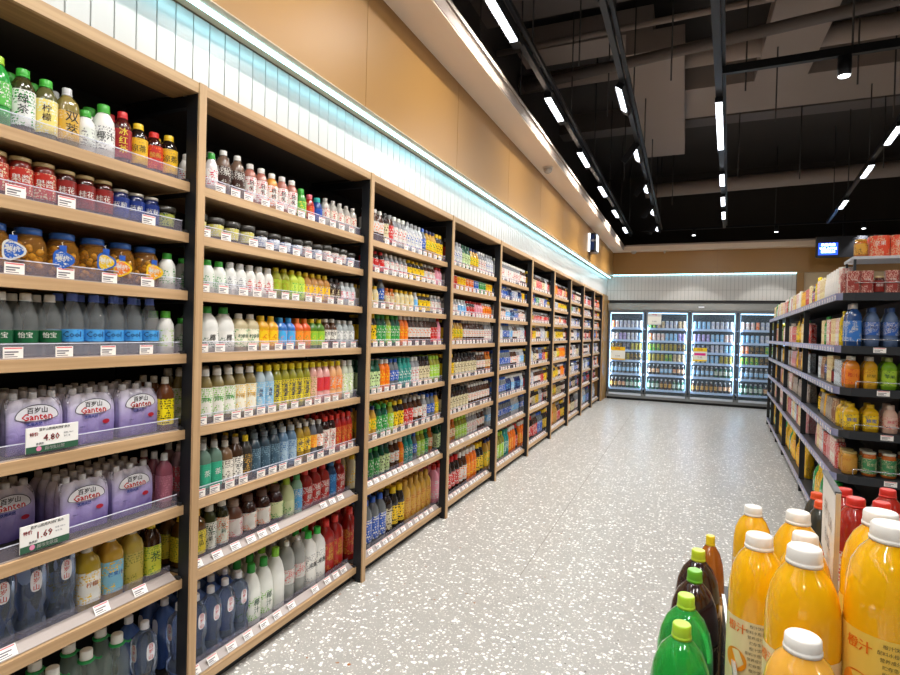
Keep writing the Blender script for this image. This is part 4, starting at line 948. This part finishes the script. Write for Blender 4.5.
# ------------------------------------------------------------ free-standing shelving on the right
GA = .0604; GO = Vector((1.159, 6.81, 0)); gd = Vector((math.sin(GA), math.cos(GA), 0)); gn = Vector((math.cos(GA), -math.sin(GA), 0))
GZ = [1.947, 1.557, 1.248, .932, .604, .1265]
m_gm = solid('33363b', .45, .4); m_lip = solid('9396b8', .35, .3); m_gb = solid('1c1d20', .7)
S0 = -1.94
UNITS = [(0, 1.0), (1.0, 2.0), (2.0, 3.05), (3.05, 4.05), (4.05, 5.0)]
def gpos(s, u): return GO+gd*s+gn*u      # s along the aisle, u into the shelf
def unit(s0, s1, label, end=False):
    o = thing('free_standing_shelving', label, 'shelving', GO+gd*s0, -GA); Ls = s1-s0
    for k, z in enumerate(GZ):
        m = MB()
        if end:
            # slab with chamfered corner, dark front lip facing the camera
            ch = .09; x1 = 1.1
            out = [(0, Ls), (0, ch), (ch*.35, ch*.35), (ch, 0), (x1, 0), (x1, Ls)]
            vs = [(a, b, z-.03) for a, b in out]+[(a, b, z) for a, b in out]; n = 6
            m.add(vs, [tuple(range(n-1, -1, -1)), tuple(range(n, 2*n))]+[(i, (i+1) % n, n+(i+1) % n, n+i) for i in range(n)], m_gm)
            m.box(-.012, .0, ch, Ls, z-.045, z+.006, m_lip); m.box(ch, x1, -.012, .0, z-.052, z+.006, m_gm)
            m.add([(-.012, ch, z-.045), (-.012, ch, z+.006), (ch*.30, ch*.30, z+.006), (ch*.30, ch*.30, z-.048)], [(0, 1, 2, 3)], m_lip)
            m.add([(ch*.30, ch*.30, z-.048), (ch*.30, ch*.30, z+.006), (ch, -.012, z+.006), (ch, -.012, z-.052)], [(0, 1, 2, 3)], m_gm)
        else:
            m.box(0, .95, 0.012, Ls-.012, z-.03, z, m_gm); m.box(-.012, .0, 0, Ls, z-.045, z+.006, m_lip)
        sh = obj('shelf', m, o)
        if end:
            w = MB().tube([(.12, .0, z+.055), (x1, .0, z+.055)], .0035, solid('b8bcc4', .25, .8), 6).tube([(.12, 0, z), (.12, 0, z+.055)], .003, solid('b8bcc4', .25, .8), 6)
            if k in (1, 2, 3, 4): obj('wire_guard', w, sh)
            for q in range(2 if k else 0):
                c = link('price_tag', TAGS, sh, (.22+.19*q+.03*k, -.0125, z-.04), -PI/2)
                c.scale = (1, 1.7, 1.1)
        yy = .08
        while yy < Ls-.05:
            link('price_tag', TAGS, sh, (-.0125, yy, z-.042), PI); yy += random.uniform(.1, .17)
    a = 0.42
    obj('back_panel', MB().box(.47, .49, a if end else 0, Ls, .08, 1.94 if end else 1.93, m_gb), o)
    if end: obj('back_panel', MB().box(.47, 1.1, a, a+.02, .08, 1.93, m_gb), o)
    obj('post', MB().box(-.008 if abs(s1-1) > .1 else .06, .04 if abs(s1-1) > .1 else .09, Ls-.03, Ls, 0, 1.90, m_gb), o)
    if not end: pass
    obj('base', MB().box(.03, .95, .03 if not end else .06, Ls, .0, .08, m_gb), o)
    return o
unit(S0, 0, 'end unit of the black free-standing shelving, facing the camera', True)
UL = ['first black aisle unit behind the end unit of the free-standing shelving', 'second black aisle unit of the free-standing shelving', 'third black aisle unit of the free-standing shelving', 'fourth black aisle unit of the free-standing shelving', 'farthest black aisle unit of the free-standing shelving']
for k, (a, b) in enumerate(UNITS): unit(a, b, UL[k])
# upper tier on the end unit
t = thing('upper_display_rack', 'white top rack carrying red boxes over the end unit', 'rack', GO+gd*S0, -GA)
obj('rack_shelf', MB().box(.085, 1.1, .06, .4, 2.205, 2.225, solid('c9ccd4', .3, .3)), t)
for x, y in ((.10, .07), (.10, .38), (.62, .07), (1.08, .07)): obj('rack_post', MB().box(x-.008, x+.008, y-.008, y+.008, 1.948, 2.205, m_gm), t)
for x in (.26, .51): obj('rack_post', MB().box(x-.006, x+.006, .30, .312, 2.226, 2.42, m_gm), t)
obj('wire_guard', MB().tube([(.1, .056, 2.03), (1.08, .056, 2.03)], .004, solid('c9ccd4', .25, .8), 6), t)
# goods
def K(key, shape, h, r, body, cap, c1, c2, desc, name, cat, sy=1., text=None, tc='black', fin='l', ts=None, **k): P(key, shape, h, r, body, cap, c1, c2, desc, name=name, cat=cat, sy=sy, text=text, tc=tc, fin=fin, ts=ts, **k)
K('meat', 'carton', .17, .038, 'dred', None, '9a3a34', 'e8c8b8', 'red meat-patterned snack box', 'snack_box', 'box', text='牛肉', tc='white', ts=.02)
K('redbox', 'carton', .15, .052, 'red', None, 'd8482a', 'cream', 'red and white gift box', 'snack_box', 'box', sy=1.15, text='坚果', tc='white', ts=.035)
K('bluebox', 'carton', .165, .05, 'red', None, 'e05030', 'sky', 'red box with pale blue top', 'snack_box', 'box', sy=1.1, text='礼盒', tc='white', ts=.035)
K('goldjar', 'jar', .13, .042, 'amber', 'gold', 'd8a040', 'brown', 'golden lidded jar', 'preserve_jar', 'jar')
K('bluejug', 'sq', .32, .046, '2b4f8a', 'ltgrey', '3a78c8', 'white', 'blue-labelled white-capped big bottle', 'juice_bottle', 'juice bottle', text='纯净', tc='white', ts=.02)
K('bluejug2', 'pet', .29, .044, '5a6f94', '2a4c88', '2e62b8', 'white', 'blue-capped bottle with blue and white label', 'juice_bottle', 'juice bottle', text='海盐', tc='navy', ts=.02)
K('orangej', 'sq', .235, .045, 'd8801c', 'e8e4da', 'f08a2c', 'red', 'orange juice bottle with pale cap', 'juice_bottle', 'juice bottle', text='橙汁', tc='red', ts=.03)
K('yellowj', 'sq', .235, .042, 'd8a01c', 'e8e4da', 'e0b02c', 'amber', 'golden juice bottle with pale cap', 'juice_bottle', 'juice bottle', text='凤梨', tc='brown', ts=.025)
K('greenj', 'sq', .235, .046, '7ab01e', 'b8c878', 'a8cc3c', 'dgreen', 'bright green juice bottle', 'juice_bottle', 'juice bottle', text='苹果', tc='dgreen', ts=.028)
K('yelwrap', 'sq', .2, .048, 'e0b018', 'e8c020', 'f2cc20', 'navy', 'yellow-wrapped wide bottle', 'juice_bottle', 'juice bottle', text='蜂蜜', tc='blue', ts=.03)
K('pinkmilk', 'milk', .205, .046, 'e4bca8', 'd8c0b0', 'ecc8b8', 'red', 'pale pink wide bottle', 'juice_bottle', 'juice bottle', text='燕麦', tc='rose', ts=.026)
K('goldenjar', 'jar', .17, .05, 'c8923a', 'b8a060', 'c8923a', 'amber', 'golden glass jar', 'preserve_jar', 'jar')
K('greenlab', 'jar', .18, .047, 'c86a28', 'c8c4b0', '3f8a58', 'cream', 'brown jar with green label', 'preserve_jar', 'jar', text='花生', tc='cream', ts=.024)
K('browncase', 'carton', .16, .06, 'brown', None, '7a4a22', 'a87038', 'brown carton', 'snack_box', 'box')
K('tallyel', 'sq', .27, .033, 'e0c018', 'f0d020', 'f0d020', 'navy', 'tall yellow bottle', 'juice_bottle', 'juice bottle')
K('wcart', 'carton', .22, .035, 'white', None, 'f0ebe0', 'rose', 'white and pink carton', 'drink_carton', 'carton'); K('ycart', 'carton', .22, .033, 'white', None, 'f0e4b0', 'amber', 'cream and gold carton', 'drink_carton', 'carton')
K('rcart', 'carton', .2, .033, 'red', None, 'c82a24', 'white', 'red carton', 'drink_carton', 'carton'); K('bcart', 'carton', .2, .034, 'sky', None, 'dce8f0', 'steel', 'pale blue carton', 'drink_carton', 'carton')
K('brpouch', 'pouch', .2, .045, 'brown', None, '8a5230', 'cream', 'brown snack pouch', 'snack_pouch', 'pouch', sy=1.); K('mpouch', 'pouch', .19, .045, 'ltgrey', None, 'b8aea0', 'brown', 'silver nut pouch', 'snack_pouch', 'pouch')
K('ypouch', 'pouch', .2, .045, 'yellow', None, 'f0c020', 'red', 'yellow snack pouch', 'snack_pouch', 'pouch'); K('wpouch', 'pouch', .24, .055, 'white', None, 'ece9e4', 'ltgrey', 'white rounded pouch', 'snack_pouch', 'pouch')
K('gdet', 'jug', .33, .06, '1f9a4a', '12b040', '3ab070', 'white', 'large green bottle with green cap', 'household_bottle', 'bottle', text='果蔬', tc='white', ts=.03)
K('ydet', 'jug', .3, .045, 'e8b418', 'f0c820', 'f0c020', 'maroon', 'yellow bottle with yellow cap', 'household_bottle', 'bottle')
K('ppouch', 'pouch', .2, .045, 'rose', None, 'd88a90', 'white', 'pink snack pouch', 'snack_pouch', 'pouch'); K('gbot', 'tea', .25, .03, 'green', 'green', '3fa040', 'white', 'green bottle', 'juice_bottle', 'juice bottle')
EB = [(0, 'meat*2 brownjar meat meat*2 meat brownjar meat*2'), (1, 'bluejug bluejug2*2 bluejug2 bluejug*2 bluejug2*2'), (2, 'orangej yellowj greenj*2 orangej greenj yellowj*2'),
      (3, 'yelwrap*2 pinkmilk*3 yelwrap pinkmilk*2'), (4, 'goldenjar greenlab*3 goldenjar*2 greenlab*2'), (5, 'browncase*3 browncase*4')]
ESN = ['top', 'second', 'third', 'fourth', 'fifth', 'bottom']
for s, spec in EB:
    x = .065 if s != 0 else .06
    for n, k in enumerate(runs(spec)):
        r = PR[k]['r']*(PR[k]['sy'] if PR[k]['shape'] == 'carton' else 1); gap = .022 if s != 0 else .004
        if x+2*r > 1.09: break
        p = GO+gd*(S0+.055+PR[k]['r'])+gn*(x+r); x += 2*r+gap
        put(k, (p.x, p.y, GZ[s]+.001), -PI/2-GA, '%s, %s from the corner, front of the %s end shelf' % (PR[k]['desc'], ORD[n], ESN[s]))
        if s in (1, 2, 3, 4):
            g = '%s in the second row of the %s end shelf' % (PR[k]['desc'], ESN[s])
            p = GO+gd*(S0+.06+3*PR[k]['r']+.01)+gn*(x-gap-r); put(k, (p.x, p.y, GZ[s]+.001), -PI/2-GA, g, False, g)
x = .10
for n, k in enumerate(runs('goldjar redbox*1 redbox bluebox*2 bluebox redbox*3')):
    r = PR[k]['r']*PR[k]['sy']
    if x+2*r > 1.08: break
    p = GO+gd*(S0+.08+PR[k]['r'])+gn*(x+r); x += 2*r+.006
    put(k, (p.x, p.y, 2.226), -PI/2-GA, '%s, %s from the left on the white top rack' % (PR[k]['desc'], ORD[n]))
AS = [['wpouch', 'ycart', 'wcart', 'ypouch', 'gbot', 'rcart'], ['tallyel', 'ycart', 'wcart', 'gbot', 'rcart', 'ydet'], ['bcart', 'ycart', 'brpouch', 'ydet', 'bcart', 'ppouch'],
      ['brpouch', 'mpouch', 'ypouch', 'wcart', 'ppouch', 'mpouch'], ['rcart', 'wcart', 'ppouch', 'bcart', 'ycart', 'ppouch'], ['gdet', 'ydet', 'ydet', 'ypouch', 'gdet', 'ydet']]
random.seed(21)
first = {0: 'meat wcart wpouch*6 ycart*4 wcart*2 tallyel*2 g9 g10 g9 rcart', 1: 'tallyel wcart*2 ycart*3 rcart wcart*2 gbot*2 ycart*2', 2: 'bcart*3 brownjar*2 ycart*3 g9*2 brpouch*2 bcart*2',
         3: 'yelwrap brpouch*2 mpouch*3 ypouch mpouch*2 g4*2', 4: 'rcart wcart*3 ppouch*2 rcart*2 bcart wcart*2 ycart*2 ppouch', 5: 'gdet gdet*3 gdet*2 ydet*3 gdet'}
UN = ['end', 'first aisle', 'second aisle', 'third aisle', 'fourth aisle', 'farthest aisle']
for s in range(6):
    for u in range(6):
        a, b = (S0+.24, -.05) if u == 0 else (UNITS[u-1][0]+.03, UNITS[u-1][1]-.03)
        if u == 0: ks = runs(first[s])
        else:
            ks = []
            while len(ks) < 14: ks += [random.choice(AS[s])]*random.choice((1, 2, 3))
        y = a; n = 0
        for k in ks:
            r = PR[k]['r']
            if s == 0 and 'pouch' in k: pass
            if y+2*r > b: continue
            p = gpos(y+r, .05+r); y += 2*r+.006
            put(k, (p.x, p.y, GZ[s]+.001), PI-GA+.2, '%s, %s along %s shelf, %s unit, aisle side' % (PR[k]['desc'], ORD[n], ESN[s], UN[u]), False); n += 1
# tall dark unit at the very end of the free-standing row
t = thing('grocery_tower', 'narrow dark shelving tower with green top at the far end beside the coolers', 'shelving', (1.95, 12.75, 0))
b = MB().box(0, .34, 0, .02, 0, 2.0, m_gb).box(0, .02, 0, .4, 0, 2.0, m_gb).box(.32, .34, 0, .4, 0, 2.0, m_gb); obj('frame', b, t)
obj('sign_top', MB().box(-.03, .35, -.01, .4, 2.0, 2.13, solid('2f6e5c')), t)
for z in (.1, .5, .9, 1.3, 1.7): obj('shelf', MB().box(-.03, .34, -.15, .0, z, z+.02, m_gm), t)
for z in (.12, .52, .92, 1.32, 1.72):
    for q in range(3):
        k = random.choice(['ypouch', 'brpouch', 'mpouch', 'ppouch']); put(k, (1.975+.11*q, 12.67, z+.002), -PI/2, '%s, %s from left on the %s shelf of the dark tower' % (PR[k]['desc'], ORD[q], {.12: 'bottom', .52: 'second-lowest', .92: 'middle', 1.32: 'second-highest', 1.72: 'top'}[z]), False)

# ------------------------------------------------------------ foreground display of large bottles
So('soda2', 'soda', .33, .053, '44e868', 'b4e03a', '2fa84a', 'white', 'green', fin='t')
So('cola2', 'soda', .33, .051, '2a0e0a', '6cb82e', '3a1410', 'cream', 'brown')
T('honeytea', 'soda', .325, .036, 'a85c14', 'f2d21c', 'c88a2a', 'cream', 'amber')
Ju('oj2', 'oj', .32, .047, 'oj', 'f6f3ee', 'f1dfae', 'c8a050', 'oj', fin='j')
Ju('oj3', 'oj', .335, .053, 'oj', 'f6f3ee', 'f2cf5a', 'c89a30', 'oj', fin='j')
Ju('oj4', 'oj', .27, .047, 'f8b848', 'f6f3ee', 'ee6a2a', 'f0d8a8', 'oj', fin='j')
T('red2', 'oj', .29, .042, 'a8281c', 'd8342a', 'e8d8c8', 'red', 'red')
T('red3', 'oj', .26, .034, '3a3a34', 'ee5a2c', 'e8662a', 'white', 'dark')
PR['soda2']['c1'] = '1e8a3c'
def fg(key, x, y, ztop, label, rz=-PI/2, scale=1.):
    h = PR[key]['h']*scale
    return put(key, (x, y, ztop-h), rz, label, True, None, None, scale)
fg('soda2', .0105, 1.075, 1.083, 'green soft drink bottle with lime cap, closest to the bottom edge')
fg('soda2', .018, 1.198, 1.083, 'green soft drink bottle with lime cap, behind the closest green one')
fg('cola2', .036, 1.335, 1.083, 'dark cola bottle with green cap, just behind the green bottles')
b = fg('cola2', .046, 1.465, 1.083, 'dark cola bottle with yellow-green cap, second in the cola pair')
for c in b.children:
    if c.name.startswith('cap'):
        c.data = c.data.copy(); c.data.materials[0] = solid('c4d82e', .35)
fg('honeytea', .078, 1.60, 1.078, 'amber tea bottle with yellow cap at the far end of the side shelf')
OZ = 1.25
fg('oj2', .160, 1.47, 1.205, 'orange juice bottle with white cap, farthest back on the left of the display', scale=.86)
fg('oj2', .226, 1.325, 1.245, 'orange juice bottle, second farthest, left of the upright price board')
fg('oj2', .133, 1.12, OZ, 'orange juice bottle with cream label beside the grey divider', rz=-PI/2+.15)
fg('oj2', .218, 1.205, 1.238, 'orange juice bottle half hidden behind the two nearer ones', scale=.96)
fg('oj2', .178, .985, 1.284, 'large orange juice bottle with white cap in the centre of the display', scale=1.08, rz=-PI/2-.2)
fg('oj4', .158, .865, 1.203, 'orange-red labelled juice bottle, front centre at the bottom edge')
fg('oj3', .312, 1.135, 1.315, 'orange juice bottle behind the largest one at the right edge')
fg('oj3', .280, .972, 1.340, 'largest orange juice bottle at the right edge of the picture', rz=-PI/2+.05)
RB = [('red3', .388, 2.0, 1.13, 'dark bottle with orange cap, far left of the red-capped group'), ('red3', .36, 1.80, 1.155, 'bottle with red cap just left of the price board'), ('red2', .435, 1.90, 1.175, 'red tea bottle behind the upright price board, farthest back'),
      ('red2', .395, 1.62, 1.218, 'red tea bottle with deep red cap beside the price board'), ('red2', .485, 1.76, 1.182, 'red tea bottle in the middle of the red group'), ('red2', .545, 1.93, 1.18, 'orange-capped red bottle standing highest at the back of the red group'),
      ('red2', .455, 1.48, 1.215, 'red tea bottle behind the orange juice at the right'), ('oj2', .56, 1.70, 1.24, 'white-capped juice bottle among the red ones at the right edge'), ('red2', .56, 1.55, 1.20, 'red tea bottle cut by the right edge'), ('red2', .50, 1.62, 1.19, 'red tea bottle hidden low between its red neighbours')]
for k, x, y, z, lb in RB: fg(k, x, y, z, lb)
fg('red3', .262, .845, 1.145, 'small orange-capped bottle in the bottom right corner')
# display stand with stepped floors
t = thing('display_stand', 'grey stepped display stand holding the large juice and soda bottles', 'display stand', (0, 0, 0))
m_ds = solid('9a9da2', .35, .4)
obj('base_box', MB().add([(x, y, z) for z in (0, .741) for x, y in ((-.03, .78), (.75, .78), (.85, 2.12), (.07, 2.12))], [(3, 2, 1, 0), (4, 5, 6, 7), (0, 1, 5, 4), (1, 2, 6, 5), (2, 3, 7, 6), (3, 0, 4, 7)], solid('3a3c40', .5)), t)
obj('side_shelf', MB().add([(x, y, z) for z in (.742, .752) for x, y in ((-.035, 1.02), (.088, 1.02), (.115, 1.66), (.03, 1.66))], [(3, 2, 1, 0), (4, 5, 6, 7), (0, 1, 5, 4), (1, 2, 6, 5), (2, 3, 7, 6), (3, 0, 4, 7)], m_gm), t)
obj('divider', MB().box(.0945, .0965, .80, 1.36, .742, 1.02, pane('9aa0a8', .75)).box(.0925, .0985, .80, 1.36, 1.02, 1.03, solid('c6cace', .3, .6)), t)
st = solid('c8a878', .7)
S = [(.10, .24, .80, .93, .9325), (.10, .24, .931, 1.05, .9375), (.10, .25, 1.051, 1.16, .9295), (.10, .27, 1.161, 1.262, .930), (.10, .275, 1.263, 1.41, .9245), (.10, .21, 1.411, 1.53, .9295)]
for b in S: obj('carton_step', MB().box(b[0], b[1], b[2], b[3], .742, b[4], st), t)
obj('carton_step', MB().box(.251, .35, .92, 1.055, .742, 1.004, st), t); obj('carton_step', MB().box(.276, .37, 1.08, 1.19, .742, .979, st), t)
obj('carton_step', MB().box(.33, .62, 1.42, 2.08, .742, .872, st), t)
# upright price board
t = thing('price_board', 'tall white upright price board standing between the juice bottles', 'price board', (.284, 1.34, 1.14), -.128)
bd = MB().add([(-.003, -.14, 0), (-.003, .14, 0), (-.003, .15, .16), (-.003, -.14, .18), (.003, -.14, 0), (.003, .14, 0), (.003, .15, .16), (.003, -.14, .18)],
   [(0, 3, 2, 1), (4, 5, 6, 7), (0, 1, 5, 4), (1, 2, 6, 5), (2, 3, 7, 6), (3, 0, 4, 7)], m_card)
obj('card', bd, t)
b = MB(); text_flat(b, '特价 12.80', .04, (-.0035, 0, .1), (0, -1, 0), (0, 0, 1), solid('8a6a50')); text_flat(b, '橙汁饮料', .03, (-.0035, 0, .05), (0, -1, 0), (0, 0, 1), solid('6a5a50')); obj('lettering', b, t)
obj('frame', MB().bar((0, -.142, .181), (0, .152, .161), .010, .006, solid('5b6068', .3, .6)).bar((0, -.142, -.2), (0, -.142, .181), .008, .006, solid('d0d2d6', .3, .6)), t)
# leaf-like fleck on the floor
o = obj('floor_scrap', MB().rev([(.004, 0), (.009, .001), (.008, .003), (.002, .004)], solid('a8652a'), 10), None, (-1.42, 2.21, 0)); tag(o, 'tiny brown scrap lying on the terrazzo floor near the second bay', 'scrap')
